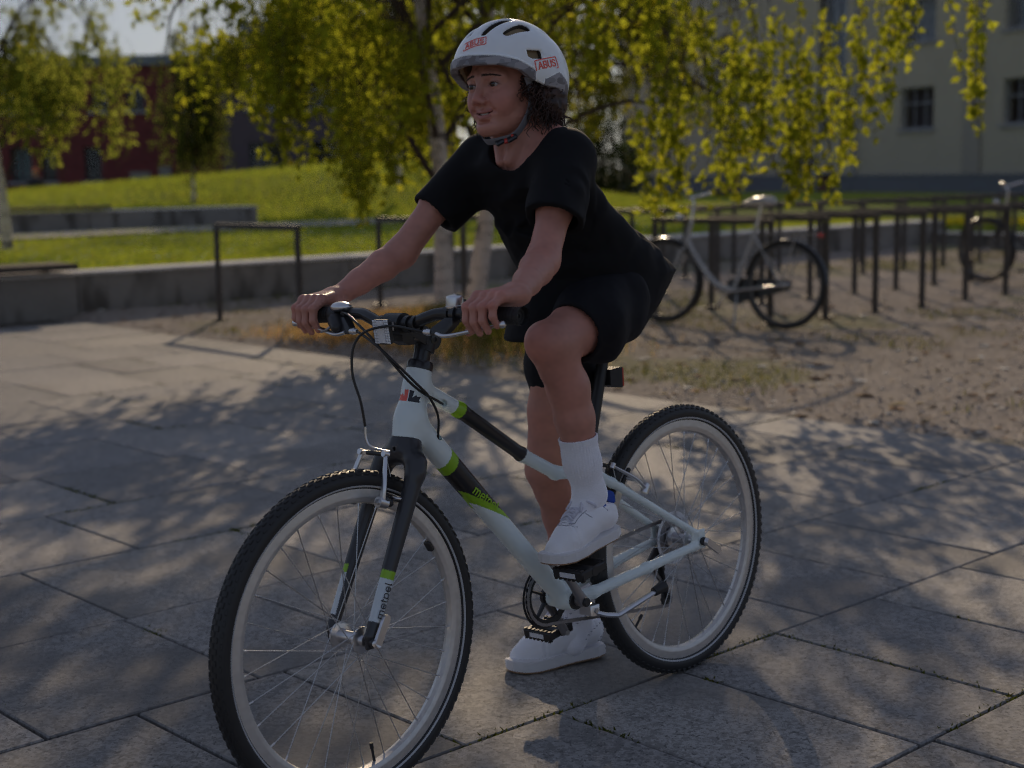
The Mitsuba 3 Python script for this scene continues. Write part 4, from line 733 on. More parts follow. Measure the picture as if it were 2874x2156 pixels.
# ---- wheels
def torus_strip(cx, prof, n=120):
    return lathe([(r, y) for r, y in prof], (cx, 0, R_W), (0, 1, 0), n, closed=True)
def wheel(part, cx, hub_w, fl_l, fl_r, place, seed, phase=0.0):
    W = numbered(BIKE + '__' + part); P = lambda nm, m, mat, sm=40, **k: put(place(m), mat, W, nm, sm, **k)
    C = np.array([cx, 0, R_W]); a = np.linspace(0, 2 * np.pi, 20, endpoint=False)
    rt = RT - 0.002; rc = R_W - RT
    body = lathe([(rc + rt * math.cos(t), rt * math.sin(t)) for t in a], C, (0, 1, 0), 128, closed=True)
    knobs, N = [], 98
    for row, (y, w, rad, off) in enumerate([(0.0, .0072, .0036, 0), (.0082, .0052, .0042, .5), (-.0082, .0052, .0042, .5), (.0158, .0050, .0044, 0), (-.0158, .0050, .0044, 0)]):
        for i in range(N):
            t = 2 * np.pi * (i + off) / N; al = math.asin(y / rt); rr = rc + rt * math.cos(al)
            er, et, ey = np.array([math.cos(t), 0, math.sin(t)]), np.array([-math.sin(t), 0, math.cos(t)]), np.array([0, 1., 0])
            nn = er * math.cos(al) + ey * math.sin(al); sd = np.cross(nn, et)
            sh = rad / 2; o = C + er * rr + ey * y
            v = np.array([o + nn * (h * 2 - 1) * sh + et * s1 * (.0060 - .0015 * h) + sd * s2 * (w / 2 - .0008 * h) for h in (0, 1) for s1 in (-1, 1) for s2 in (-1, 1)])
            knobs.append((v, np.array([[4, 6, 7], [4, 7, 5], [0, 4, 5], [0, 5, 1], [2, 3, 7], [2, 7, 6], [0, 2, 6], [0, 6, 4], [1, 5, 7], [1, 7, 3]])))
    kv = np.vstack([k[0] for k in knobs]); kf = np.vstack([k[1] + 8 * i for i, k in enumerate(knobs)])
    ty = P('tyre', cat([body, tm(kv, kf)]), 'm_rubber', 35)
    for sg in (1, -1):
        al = math.radians(128); prof = [(rc + (rt + .0006) * math.cos(t), sg * (rt + .0006) * math.sin(t)) for t in np.radians([118, 124, 130])] + [(rc + (rt - .001) * math.cos(t), sg * (rt - .001) * math.sin(t)) for t in np.radians([130, 118])]
        put(place(torus_strip(cx, prof)), 'm_strip', ty, 'reflective_strip', True)
    rim = [(.2985, .0115), (.2985, .0095), (.2800, .0118), (.2760, .0100), (.2690, .0075), (.2670, .0), (.2690, -.0075), (.2760, -.0100), (.2800, -.0118), (.2985, -.0095), (.2985, -.0115), (.2795, -.0128), (.2755, -.0122), (.2680, -.0095), (.2650, 0), (.2680, .0095), (.2755, .0122), (.2795, .0128)]
    P('rim', torus_strip(cx, rim), 'm_rim', 30)
    hub = [(.0, -hub_w), (.0055, -hub_w), (.0055, fl_r - .016), (.0125, fl_r - .014), (.0125, fl_r - .004), (.0270, fl_r - .0018), (.0270, fl_r + .0018), (.0150, fl_r + .004), (.0125, fl_r + .010), (.0125, fl_l - .010), (.0150, fl_l - .004), (.0270, fl_l - .0018), (.0270, fl_l + .0018), (.0125, fl_l + .004), (.0125, fl_l + .012), (.0055, fl_l + .014), (.0055, hub_w), (0, hub_w)]
    hb = P('hub', lathe(hub, C, (0, 1, 0), 40), 'm_silver', 30)
    n = 32; r2 = np.random.default_rng(seed)
    for i in range(n):
        side = 1 if i % 2 == 0 else -1; t = 2 * np.pi * (i + .5) / n + phase; k = (i // 2) % 2
        th = t + (1 if k else -1) * math.radians(62); fl = (fl_l if side > 0 else fl_r) + side * (.0022 if k else -.0022)
        a0 = C + np.array([.0240 * math.cos(th), fl, .0240 * math.sin(th)]); a1 = C + np.array([.2665 * math.cos(t), side * .002, .2665 * math.sin(t)])
        d = norm(a0 - a1)
        sp = P('spoke', tube([a0, a1], .00105, 6), 'm_steel', True)
        put(place(tube([a1, a1 + d * .012], [.0021, .0017], 6)), 'm_silver', sp, 'nipple', True)
    tv = phase + 2 * np.pi * (23 if cx > .5 else 28) / n; d = np.array([math.cos(tv), 0, math.sin(tv)])
    P('valve', tube([C + d * .267, C + d * .240, C + d * .238, C + d * .226], [.003, .003, .0042, .0038], 8), 'm_black')
    return W, hb, C
def rim_col(p, n, uv): return mikit.mix([0.60, 0.58, 0.56], [0.74, 0.72, 0.70], mikit.fbm(p.x * 90, p.y * 90, p.z * 90, 2))
principled('m_rim', mikit.proc(rim_col), 0.40, metallic=0.75)
FW, FHUB, FC = wheel('front_wheel', WB, .052, .033, -.033, wfront, 1, 0.05)
RW, RHUB, RC = wheel('rear_wheel', 0.0, .062, .030, -.022, wbike, 2, 0.02)
for i, t in enumerate((2.58,)):                                  # stickers and the dark clip on the rims
    d = np.array([math.cos(t), 0, math.sin(t)]); e = np.array([-math.sin(t), 0, math.cos(t)])
    put(wfront(box(FC + d * .2635 + e * 0, (.026, .0165, .012), np.stack([e, [0, 1, 0], d]), .004)), 'm_black_gloss', FW, 'spoke_clip')
t = -0.78; put(wbike(cat([box(RC + .2640 * np.array([math.cos(t + s), 0, math.sin(t + s)]), (.030, .012, .002), np.stack([[-math.sin(t + s), 0, math.cos(t + s)], [0, 1, 0], [math.cos(t + s), 0, math.sin(t + s)]])) for s in (0, .11)])), 'm_ink', RW, 'rim_sticker')
# quick releases
def rounded(L, w, n=10):
    a = np.linspace(-np.pi / 2, np.pi / 2, n); return Polygon([(L + w * math.cos(t), w * math.sin(t)) for t in a] + [(-w * math.cos(t), -w * math.sin(t)) for t in a])
def quick_release(C, y, dirv, place, W):
    d = norm(dirv); s = np.cross(d, [0, 1., 0])
    m = [lathe([(0, 0), (.0095, 0), (.0105, .003), (.0105, .010), (.008, .014), (0, .014)], C + (0, y, 0), (0, 1, 0), 24)]
    put(place(cat(m)), 'm_black_gloss', W, 'axle_nut')
    L = extrude(rounded(.050, .0085), .0075, C + (0, y + .0165, 0), d, s)
    b = tube([C + (0, y + .010, 0) - d * .002, C + (0, y + .018, 0) + d * .002], .0095, 18)
    return put(place(cat([L, b])), 'm_silver', W, 'quick_release_lever')
quick_release(FC, .0615, (-0.48, 0, 0.80), wfront, FW)
quick_release(RC, .0670, (-0.62, 0, -0.42), wbike, RW)
# ---- handlebar and all on it
BAR = [(0.866, -.318, .953), (0.869, -.20, .957), (0.873, -.120, .958), (0.879, -.085, .951), (0.884, -.045, .939), (0.884, 0, .937), (0.884, .045, .939), (0.879, .085, .951), (0.873, .120, .958), (0.869, .20, .957), (0.866, .318, .953)]
_bar = spline(BAR, 8)
bp('handlebar', tube(_bar, 0.0125 + 0.0028 * np.exp(-(_bar[:, 1] / .035) ** 4), 18), 'm_black_gloss', True, front=True)
HB = BIKE + '__handlebar'
for y, w in ((.038, .006), (-.038, .006), (.060, .0045)): bp('clamp_ring', lathe([(.0150, -w), (.0178, -w), (.0178, w), (.0150, w)], (0.884, y, .938), (0, 1, 0), 24, True), 'm_black', 30, HB, True)
for sg in (1, -1):
    a, b = np.array([0.8685, .185 * sg, .957]), np.array([0.866, .321 * sg, .953]); d = b - a; L = np.linalg.norm(d)
    pr = [(.0132, 0), (.0185, .000), (.0195, .004), (.0180, .008)]
    for i in range(16): z0 = .012 + i * .0078; pr += [(.0163, z0), (.0163, z0 + .0018), (.0172, z0 + .0026), (.0172, z0 + .0062)]
    pr += [(.0172, .140), (.0180, .146), (.0180, L - .002), (.0165, L), (.0105, L), (.0100, L - .0015), (.0040, L - .0015), (.0035, L - .004), (0, L - .004)]
    bp('grip', lathe(pr, a, d, 28), 'm_rubber', 30, HB, True)
    # brake lever: clamp, body, blade, barrel
    cy = .160 * sg
    bl = [lathe([(.0126, -.006), (.0168, -.006), (.0168, .006), (.0126, .006)], (0.872, cy, .957), (0, 1, 0), 24, True),
          hull(np.vstack([box((0.884, cy, .945), (.018, .020, .014)).vertices, box((0.897, cy - .022 * sg, .925), (.016, .034, .014)).vertices]))]
    lv = bp('brake_lever', cat(bl), 'm_black_gloss', 40, HB, True)
    pv = np.array([0.902, cy - .024 * sg, .922]); tip = np.array([0.897, .306 * sg, .9400])
    pts = spline([pv, pv + (.004, .030 * sg, -.004), pv * .45 + tip * .55 + (-.006, 0, -.004), tip], 10)
    blade = tube(pts, np.linspace(.0085, .0060, len(pts)), 12, squash=0.55)
    bp('blade', cat([blade, trimesh.creation.icosphere(2, .0075).apply_translation(tip)]), 'm_silver', True, lv, True)
    by = cy - .040 * sg
    bp('cable_adjuster', lathe([(0, 0), (.0062, 0), (.0062, .006), (.0072, .007), (.0072, .012), (.0055, .013), (.0055, .019), (.004, .021), (0, .021)], (0.902, by, .924), (.05, -sg, .02), 14), 'm_silver', 30, lv, True)
# gear shifter on the right with its silver cap
sh = bp('gear_shifter', cat([lathe([(.0126, -.012), (.0205, -.012), (.0225, -.006), (.0225, .010), (.0195, .014), (.0126, .014)], (0.872, -.196, .957), (0, 1, 0), 24, True),
                             hull(np.vstack([trimesh.creation.icosphere(1, .017).vertices + (0.893, -.178, .945), trimesh.creation.icosphere(1, .013).vertices + (0.905, -.160, .932)]))]), 'm_black', 40, HB, True)
_e = trimesh.creation.icosphere(3, 1.0); _v = np.array(_e.vertices)
bp('cover', tm(_v * (.020, .027, .012) + (0.880, -.172, .9725), _e.faces), 'm_silver', True, sh, True)
bp('shift_trigger', cat([tube([(0.900, -.176, .938), (0.905, -.195, .926), (0.900, -.215, .922)], [.006, .0055, .005], 10, squash=.5)]), 'm_brushed', True, sh, True)
# bell on the left
bl = bp('bell', lathe([(0, .0), (.0155, .0), (.0155, .004), (.0185, .005), (.0190, .009), (.0180, .010), (.0180, .024), (.0160, .029), (.0090, .0315), (.0030, .032), (.0030, .034), (0, .034)], (0.866, .152, .964), (0, 0, 1), 32), 'm_silver', 30, HB, True)
bp('base', cat([lathe([(0, 0), (.0175, 0), (.0195, .003), (.0195, .0055), (0, .0055)], (0.866, .152, .962), (0, 0, 1), 28), lathe([(.0126, -.007), (.0155, -.007), (.0155, .007), (.0126, .007)], (0.872, .140, .9575), (0, 1, 0), 20, True)]), 'm_black', 30, bl, True)
bp('striker', tube([(0.866, .169, .967), (0.868, .181, .977), (0.868, .183, .985)], [.003, .0025, .0035], 8), 'm_black', True, bl, True)
# front reflector
rf = Polygon([(-.024, -.020), (-.018, -.025), (.018, -.025), (.024, -.020), (.024, .020), (.018, .025), (-.018, .025), (-.024, .020)])
ro = np.array([0.925, .004, .926]); fl = bp('front_reflector', extrude(rf, .008, ro, (0, 1, 0), (.12, 0, .99)), 'm_black', 30, front=True)
cells = []
for i in range(-3, 4):
    for j in range(-4, 5):
        y, z = i * .0066, j * .0054
        if abs(i) <= 1: continue
        o = ro + np.array([.004, 0, 0]) + y * np.array([0, 1., 0]) + z * np.array([.12, 0, .99]); s = .0031
        cells.append(hull([o + (0, -s, -.0026), o + (0, s, -.0026), o + (0, s, .0026), o + (0, -s, .0026), o + (.0030, 0, 0)]))
cells.append(hull([ro + (.003, sy * .010, 0) + z * np.array([.12, 0, .99]) for sy in (-1, 1) for z in (-.0235, .0235)] + [ro + (.007, sy * .0075, 0) + z * np.array([.12, 0, .99]) for sy in (-1, 1) for z in (-.022, .022)]))
bp('lens', cat(cells), 'm_reflector', False, fl, True)
bp('bracket', cat([tube([(0.918, 0, .926), (0.900, 0, .932)], .006, 8), lathe([(.0152, -.007), (.0178, -.007), (.0178, .007), (.0152, .007)], (0.884, .012, .938), (0, 1, 0), 20, True)]), 'm_black', 40, fl, True)
# adjustable stem
stem = cat([tube([(0.813, 0, .876), (0.801, 0, .906)], [.0215, .0215], 20), tube([(0.801, -.019, .900), (0.801, .019, .900)], .0215, 20), hull(np.vstack([tube([(0.803, -.017, .900), (0.803, .017, .900)], .018, 12).vertices, tube([(0.866, -.020, .934), (0.866, .020, .934)], .016, 12).vertices])),
            tube([(0.884, -.024, .938), (0.884, .024, .938)], .0225, 22), hull(np.vstack([box((0.872, 0, .914), (.030, .038, .020)).vertices, box((0.860, 0, .900), (.016, .030, .012)).vertices]))])
sm = bp('stem', stem, 'm_black', 35, front=True)
bp('pivot_bolt', lathe([(.010, 0), (.010, .003), (.005, .0035), (.0045, .0005), (0, .0005)], (0.801, .019, .900), (0, 1, 0), 20), 'm_black_gloss', 30, sm, True)
for y in (-.014, .014): bp('clamp_bolt', tube([(0.908, y, .944), (0.908, y, .927)], .0040, 10), 'm_silver', 30, sm, True)
# cables
def cable(pts, r=.0027, mat='m_cable', front=True, nm='cable'):
    return bp(nm, tube(spline(pts, 12), r, 8), mat, True, front=front)
cable([(0.904, .100, .925), (0.912, .075, .930), (0.930, .030, .938), (0.960, -.012, .928), (0.976, -.030, .897), (0.980, -.032, .845), (0.972, -.022, .790), (0.966, -.020, .740)])
cable([(0.966, -.020, .741), (0.966, -.019, .715), (0.962, -.012, .700), (0.950, 0.004, .692), (0.938, .018, .688)], .0024, 'm_silver', nm='brake_noodle')
cable([(0.892, -.158, .963), (0.905, -.120, .957), (0.920, -.075, .940), (0.927, -.030, .914), (0.918, .012, .869), (0.893, .034, .826), (0.858, .038, .797), (0.815, .030, .777), (0.776, .008, .763)])
cable([(0.905, -.098, .925), (0.914, -.060, .913), (0.924, -.010, .893), (0.916, .024, .864), (0.880, .042, .820), (0.846, .042, .788), (0.818, .036, .745), (0.803, .016, .693)])
# ---- rim brakes
def v_brake(part, piv, top, pads, place, front, fwd):
    Bk = numbered(BIKE + '__' + part); up = norm(np.asarray(top, float) - np.asarray(piv, float))
    for sg in (1, -1):
        a = np.array([piv[0], piv[1] * sg, piv[2]]); b = np.array([top[0], top[1] * sg, top[2]])
        arm = tube(spline([a, a * .6 + b * .4 + np.array(fwd) * .004 + (0, .006 * sg, 0), b], 8), np.linspace(.0085, .0048, 17), 12, squash=.65)
        ak = put(place(cat([arm, tube([a - np.array(fwd) * .010, a + np.array(fwd) * .012], .0108, 16), tube([b - np.array(fwd) * .006, b + np.array(fwd) * .007], .0062, 12)])), 'm_silver', Bk, 'arm', 40)
        put(place(lathe([(0, 0), (.0060, 0), (.0060, .003), (.0028, .0035), (.0025, .001), (0, .001)], a + np.array(fwd) * .012, fwd, 14)), 'm_steel', ak, 'bolt', 30)
        pc = np.array([pads[0], .0195 * sg, pads[1]]); e = np.array([-(pads[1] - R_W), 0, pads[0] - (WB if front else 0)]); e = norm(e)
        put(place(box(pc, (.052, .010, .010), np.stack([e, [0, 1, 0], np.cross(e, [0, 1, 0])]), .0025)), 'm_black', ak, 'brake_pad')
        put(place(tube([pc, (pc + a) / 2 + (0, .014 * sg, .006), pc + (0, .030 * sg, 0)], .0042, 10)), 'm_silver', ak, 'pad_bolt', True)
    b1, b2 = np.array([top[0], top[1], top[2]]), np.array([top[0], -top[1], top[2]])
    put(place(tube([b1, b2], .0013, 6)), 'm_steel', Bk, 'wire', True)
    put(place(tube(spline([b1 * .85 + b2 * .15, (b1 + b2) / 2, b1 * .25 + b2 * .75], 6), [.0052, .0045] * 6 + [.0052], 10)), 'm_black', Bk, 'rubber_boot', 30)
    put(place(hull(np.vstack([box(b2 + (0, .004, 0), (.008, .012, .008)).vertices, box(b2 * .72 + b1 * .28, (.005, .008, .005)).vertices]))), 'm_silver', Bk, 'noodle_holder')
    put(place(tube([b1, b1 + (-.004, .006, -.045)], .0009, 5)), 'm_steel', Bk, 'wire_end', True)
    return Bk
v_brake('front_brake', (0.992, .046, .596), (0.966, .036, .688), (0.939, .595), wfront, True, (0.95, 0, 0.30))
v_brake('rear_brake', (0.190, .052, .492), (0.283, .036, .560), (0.222, .522), wbike, False, (-0.50, 0, 0.86))
# ---- cranks, pedals, chain, gears
PB = np.array([0.436, 0, 0.277]); PL = np.array([0.514, .072, 0.376]); PR = np.array([0.352, -.078, 0.166])
def crank(a, b):
    L = np.linalg.norm(b - a); s = spline([a, a * .7 + b * .3, a * .3 + b * .7, b], 6)
    return cat([tube(s, np.interp(np.linspace(0, 1, len(s)), [0, .12, .5, .9, 1], [.0150, .0140, .0105, .0120, .0115]), 14, squash=.55, up=(0, 1, 0))])
ck = bp('crank', cat([crank(PB + (0, .060, 0), PL), tube([PB + (0, .036, 0), PB + (0, .062, 0)], .0115, 16)]), 'm_crank', 40)
bp('cap', lathe([(0, 0), (.0105, 0), (.0105, .006), (.0085, .008), (0, .008)], PB + (0, .066, 0), (0, 1, 0), 20), 'm_black', 30, ck)
ck2 = bp('crank', crank(PB + (0, -.062, 0), PR), 'm_crank', 40)
for s in (1, -1): bp('bottom_bracket_cup', lathe([(.0115, 0), (.0205, 0), (.0205, .006), (.0115, .007)], PB + (0, .036 * s, 0), (0, s, 0), 28), 'm_black', 30)
def pedal(o, sg):
    c = o + np.array([0, .055 * sg, 0]); X = norm((1, 0, -.16)); Z = np.cross(X, [0, 1, 0])
    Rm = np.stack([X, [0, 1, 0], Z]); w = lambda x, y, z: c + x * X + y * np.array([0, 1., 0]) + z * Z
    p = [box(w(.036, 0, 0), (.011, .088, .022), Rm, .003), box(w(-.036, 0, 0), (.011, .088, .022), Rm, .003), box(w(0, -.039, 0), (.070, .010, .018), Rm, .002), box(w(0, .039, 0), (.070, .010, .018), Rm, .002), tube([w(0, -.045, 0), w(0, .045, 0)], .0105, 12)]
    teeth = [box(w(sx * .036, y, sz * .0118), (.009, .006, .003), Rm) for sx in (-1, 1) for sz in (-1, 1) for y in np.linspace(-.038, .038, 7)]
    pk = bp('pedal', cat(p + teeth), 'm_black', 40)
    bp('axle', tube([o - (0, .008 * sg, 0), o + (0, .014 * sg, 0)], .0068, 14), 'm_steel', 30, pk)
    for sx in (-1, 1): bp('side_reflector', box(w(sx * .0418, 0, 0), (.002, .044, .011), Rm), 'm_reflector', False, pk)
pedal(PL, 1); pedal(PR, -1)
CR = np.array([0.440, -.046, 0.277])
ring = [lathe([(.0540, -.0015), (.0665, -.0015), (.0665, .0015), (.0540, .0015)], CR, (0, 1, 0), 64, True), lathe([(.0700, -.0060), (.0760, -.0060), (.0760, -.0045), (.0700, -.0045)], CR, (0, 1, 0), 64, True), lathe([(.012, -.005), (.020, -.005), (.020, .004), (.012, .004)], CR, (0, 1, 0), 32, True)]
for k in range(34):
    t = 2 * np.pi * k / 34; e = np.array([math.cos(t), 0, math.sin(t)]); ring.append(box(CR + e * .0685, (.006, .0022, .0055), np.stack([e, [0, 1, 0], np.cross(e, [0, 1, 0])])))
for k in range(5):
    t = 2 * np.pi * k / 5 + .4; e = np.array([math.cos(t), 0, math.sin(t)]); ring.append(tube([CR + e * .014, CR + e * .057], [.0075, .0050], 10, squash=.5)); ring.append(box(CR + e * .066 + (0, -.003, 0), (.014, .005, .007), np.stack([e, [0, 1, 0], np.cross(e, [0, 1, 0])])))
bp('chainring', cat(ring), 'm_black', 30)
cas = []
for k, r in enumerate((.029, .033, .037, .042, .047, .052)):
    y = -.052 + k * .0045; cas.append(lathe([(.020, y - .0009), (r, y - .0009), (r, y + .0009), (.020, y + .0009)], RC, (0, 1, 0), 44, True))
    for j in range(int(r / .00235)): t = 2 * np.pi * j / int(r / .00235); e = np.array([math.cos(t), 0, math.sin(t)]); cas.append(box(RC + e * (r + .0015) + (0, y, 0), (.005, .0016, .004), np.stack([e, [0, 1, 0], np.cross(e, [0, 1, 0])])))
put(wbike(cat(cas)), 'm_crank', RW, 'sprockets', 30)
put(wbike(lathe([(.053, -.0240), (.066, -.0210), (.066, -.0200), (.053, -.0230)], RC, (0, 1, 0), 40, True)), 'm_reflector', RW, 'spoke_guard', True)
DJ, DI = np.array([0.030, -.046, 0.258]), np.array([0.012, -.046, 0.178])
def arc(c, r, a0, a1, n): return [c + r * np.array([math.cos(t), 0, math.sin(t)]) for t in np.linspace(a0, a1, n)]
pathc = arc(CR, .0665, math.radians(105), math.radians(-95), 22) + arc(DI, .020, math.radians(-95), math.radians(-230), 7) + arc(DJ, .020, math.radians(-40), math.radians(75), 6) + arc(RC + (0, -.046, 0), .044, math.radians(-70), math.radians(-262), 14)
pathc = np.array(pathc + [pathc[0]]); seg = np.linalg.norm(np.diff(pathc, axis=0), axis=1); cum = np.r_[0, np.cumsum(seg)]; links = []
nl = int(cum[-1] / .0127)
for k in range(nl):
    s = cum[-1] * k / nl; P0 = np.array([np.interp(s, cum, pathc[:, i]) for i in range(3)]); P1 = np.array([np.interp((s + .0127), cum, pathc[:, i]) for i in range(3)])
    e = norm(P1 - P0); Rm = np.stack([e, [0, 1, 0], np.cross(e, [0, 1, 0])]); w = .0062 if k % 2 else .0044
    for sy in (-1, 1): links.append(box((P0 + P1) / 2 + (0, sy * w / 2, 0), (.0165, .001, .0072), Rm))
    links.append(box(P0, (.005, .006, .005), Rm))
bp('chain', cat(links), 'm_crank', False)
dr_ = [hull(np.vstack([trimesh.creation.icosphere(1, .012).vertices + (0.012, -.066, .298), trimesh.creation.icosphere(1, .016).vertices + (0.030, -.072, .262)])), tube([DJ + (0, -.005, 0), DI + (0, -.005, 0)], .0075, 10, squash=.4), tube([DJ + (0, .005, 0), DI + (0, .005, 0)], .0075, 10, squash=.4)]
dk = bp('rear_derailleur', cat(dr_), 'm_black', 35)
for C_ in (DJ, DI):
    bp('jockey_wheel', cat([lathe([(.004, -.0025), (.0165, -.0025), (.0165, .0025), (.004, .0025)], C_, (0, 1, 0), 22, True)] + [box(C_ + .018 * np.array([math.cos(t), 0, math.sin(t)]), (.005, .002, .005), np.stack([[math.cos(t), 0, math.sin(t)], [0, 1, 0], [-math.sin(t), 0, math.cos(t)]])) for t in np.linspace(0, 2 * np.pi, 11, endpoint=False)]), 'm_black', 30, dk)
# kickstand, folded up
ks = bp('kickstand', cat([tube(spline([(.392, .052, .243), (.372, .070, .234), (.345, .083, .229)], 5), .0078, 12, squash=.75), tube([(.346, .083, .229), (.222, .100, .262)], [.0085, .0070], 12, squash=.75), hull(np.vstack([box((.394, .040, .248), (.030, .034, .022)).vertices, box((.392, .056, .243), (.018, .008, .016)).vertices]))]), 'm_silver', 35)
bp('foot', cat([tube([(.232, .0985, .260), (.212, .101, .265), (.200, .102, .268), (.196, .102, .269)], [.0105, .0125, .0145, .010], 14)]), 'm_black', 35, ks)
bp('bolt', lathe([(0, 0), (.0065, 0), (.0065, .005), (0, .005)], (.394, .058, .247), (0, 1, 0), 6), 'm_steel', False, ks)
# seat post, saddle, rear light
bp('seat_post', cat([tube([(.322, 0, .600), (.258, 0, .800)], .0136, 18), lathe([(.0138, 0), (.0205, 0), (.0205, .018), (.0138, .018)], (.328, 0, .612), norm((-.31, 0, .95)), 24, True)]), 'm_black', 35)
def f_saddle(p):
    q = p.copy(); q[:, 1] = np.abs(q[:, 1])
    d = smin(s_cone(p, (.43, 0, .830), (.35, 0, .834), .022, .036), s_cone(q, (.36, 0, .834), (.285, .038, .836), .034, .032), .03)
    return np.maximum(d, .822 - p[:, 2])
bp('saddle', sdf_mesh(f_saddle, (.16, -.1, .78), (.46, .1, .90), .005), 'm_black', True)
rl = bp('rear_light', hull(np.vstack([box((.246, 0, .762), (.020, .040, .036)).vertices, box((.226, 0, .760), (.006, .056, .048)).vertices])), 'm_rubber')
bp('lens', box((.2190, 0, .760), (.010, .054, .046), None, .003), 'm_red_lens', 40, rl)
bp('bracket', tube([(.266, 0, .765), (.246, 0, .762)], .009, 10), 'm_black', True, rl)
# ------------------------------------------------------------------ the rider, in the bicycle's axes
RIDER = thing('person', "boy in white helmet, black t-shirt and black shorts astride the pale bicycle, one foot down", 'person')
def rp(name, mesh, mat, smooth=True, parent=None, **k): return put(wbike(mesh), mat, parent or RIDER, name, smooth, **k)
HO = np.array([0.525, 0, 1.420]); _hy_, _hp = 0.04, 0.0
_HR = np.array([[math.cos(_hy_), math.sin(_hy_), 0], [-math.sin(_hy_), math.cos(_hy_), 0], [0, 0, 1.]])      # rows: the head's axes
to_head = lambda p: (p - HO) @ _HR.T
from_head = lambda q: HO + np.asarray(q, float) @ _HR
hmesh = lambda m: xf(m, from_head)
EYE, EYR = np.array([0.0665, 0.0310, 0.0]), 0.0125
def f_head(p):
    q = to_head(p); a = q.copy(); a[:, 1] = np.abs(a[:, 1])
    d = s_ell(q, (-.012, 0, .030), (.091, .071, .086))
    d = smin(d, s_ell(q, (.020, 0, -.033), (.060, .0525, .069)), .030)
    d = smin(d, s_cone(a, (-.012, .0435, -.052), (.062, .013, -.088), .0175, .0145), .030)
    d = smin(d, s_sphere(q, (.0735, 0, -.0885), .0155), .020)
    d = smin(d, s_ell(a, (.050, .037, -.024), (.024, .021, .020)), .024)
    d = smin(d, s_ell(a, (.060, .031, -.044), (.017, .017, .018)), .022)
    d = smin(d, s_cone(a, (.0755, .012, .0190), (.0620, .044, .0165), .0105, .0090), .018)
    d = smax(d, -s_ell(a, (.0905, .0305, .000), (.0190, .0195, .0115)), .012)
    d = smin(d, chain(q, [(.0790, 0, .012), (.0870, 0, -.008), (.0985, 0, -.030)], [.0066, .0072, .0090]), .013)
    d = smin(d, s_ell(a, (.0890, .0115, -.0355), (.0105, .0068, .0075)), .008)
    d = smax(d, -s_ell(a, (.0950, .0062, -.0435), (.0055, .0032, .0045)), .0025)
    ld = np.maximum(s_sphere(a, EYE, .0140), -1)
    d = smin(d, ld, .006)
    z = a[:, 2] - .060 * (a[:, 1] - .031) ** 2 / .031
    op = s_ell(np.c_[a[:, 0], a[:, 1], z], (.0815, .0305, -.0014), (.0150, .0132, .0039))
    d = smax(d, -op, .0016)
    cr = s_ell(np.c_[a[:, 0], a[:, 1], z], (.0815, .0305, .0066), (.0110, .0130, .0008)); d = smax(d, -cr, .0018)
    sm = a.copy(); sm[:, 2] = sm[:, 2] - 8.6 * a[:, 1] ** 2 + .0606                 # the mouth line curls up at its ends
    d = smin(d, s_cone(sm, (.0800, 0, .0048), (.0690, .0265, .0022), .0052, .0026), .006)
    d = smin(d, s_cone(sm, (.0790, 0, -.0062), (.0685, .0235, -.0028), .0058, .0028), .007)
    d = smax(d, -s_ell(sm, (.0830, 0, .0000), (.0150, .0275, .0020)), .0018)
    d = smax(d, -s_ell(sm, (.0800, 0, -.0170), (.0100, .0180, .0040)), .008)
    d = smax(d, -s_cone(a, (.0840, .0180, -.0420), (.0750, .0310, -.0560), .0020, .0012), .010)
    d = smin(d, s_ell(a, (-.010, .0710, -.010), (.0160, .0090, .0290)), .006)
    nk = chain(p, [(.508, 0, 1.372), (.490, 0, 1.320), (.468, 0, 1.262)], [.0470, .0480, .0560], .02)
    ch = smin(s_ell(p, (.470, 0, 1.205), (.062, .105, .075)), s_cone(p, (.478, .095, 1.256), (.470, -.105, 1.266), .036, .036), .06)
    b = smin(nk, ch, .045)
    b = smin(b, s_cone(np.c_[p[:, 0], np.abs(p[:, 1]), p[:, 2]], (.470, .030, 1.325), (.470, .115, 1.278), .036, .034), .035)
    b = smin(b, s_cone(np.c_[p[:, 0], np.abs(p[:, 1]), p[:, 2]], (.505, .046, 1.372), (.545, .012, 1.262), .0125, .0100), .020)
    return smin(d, b, .018)
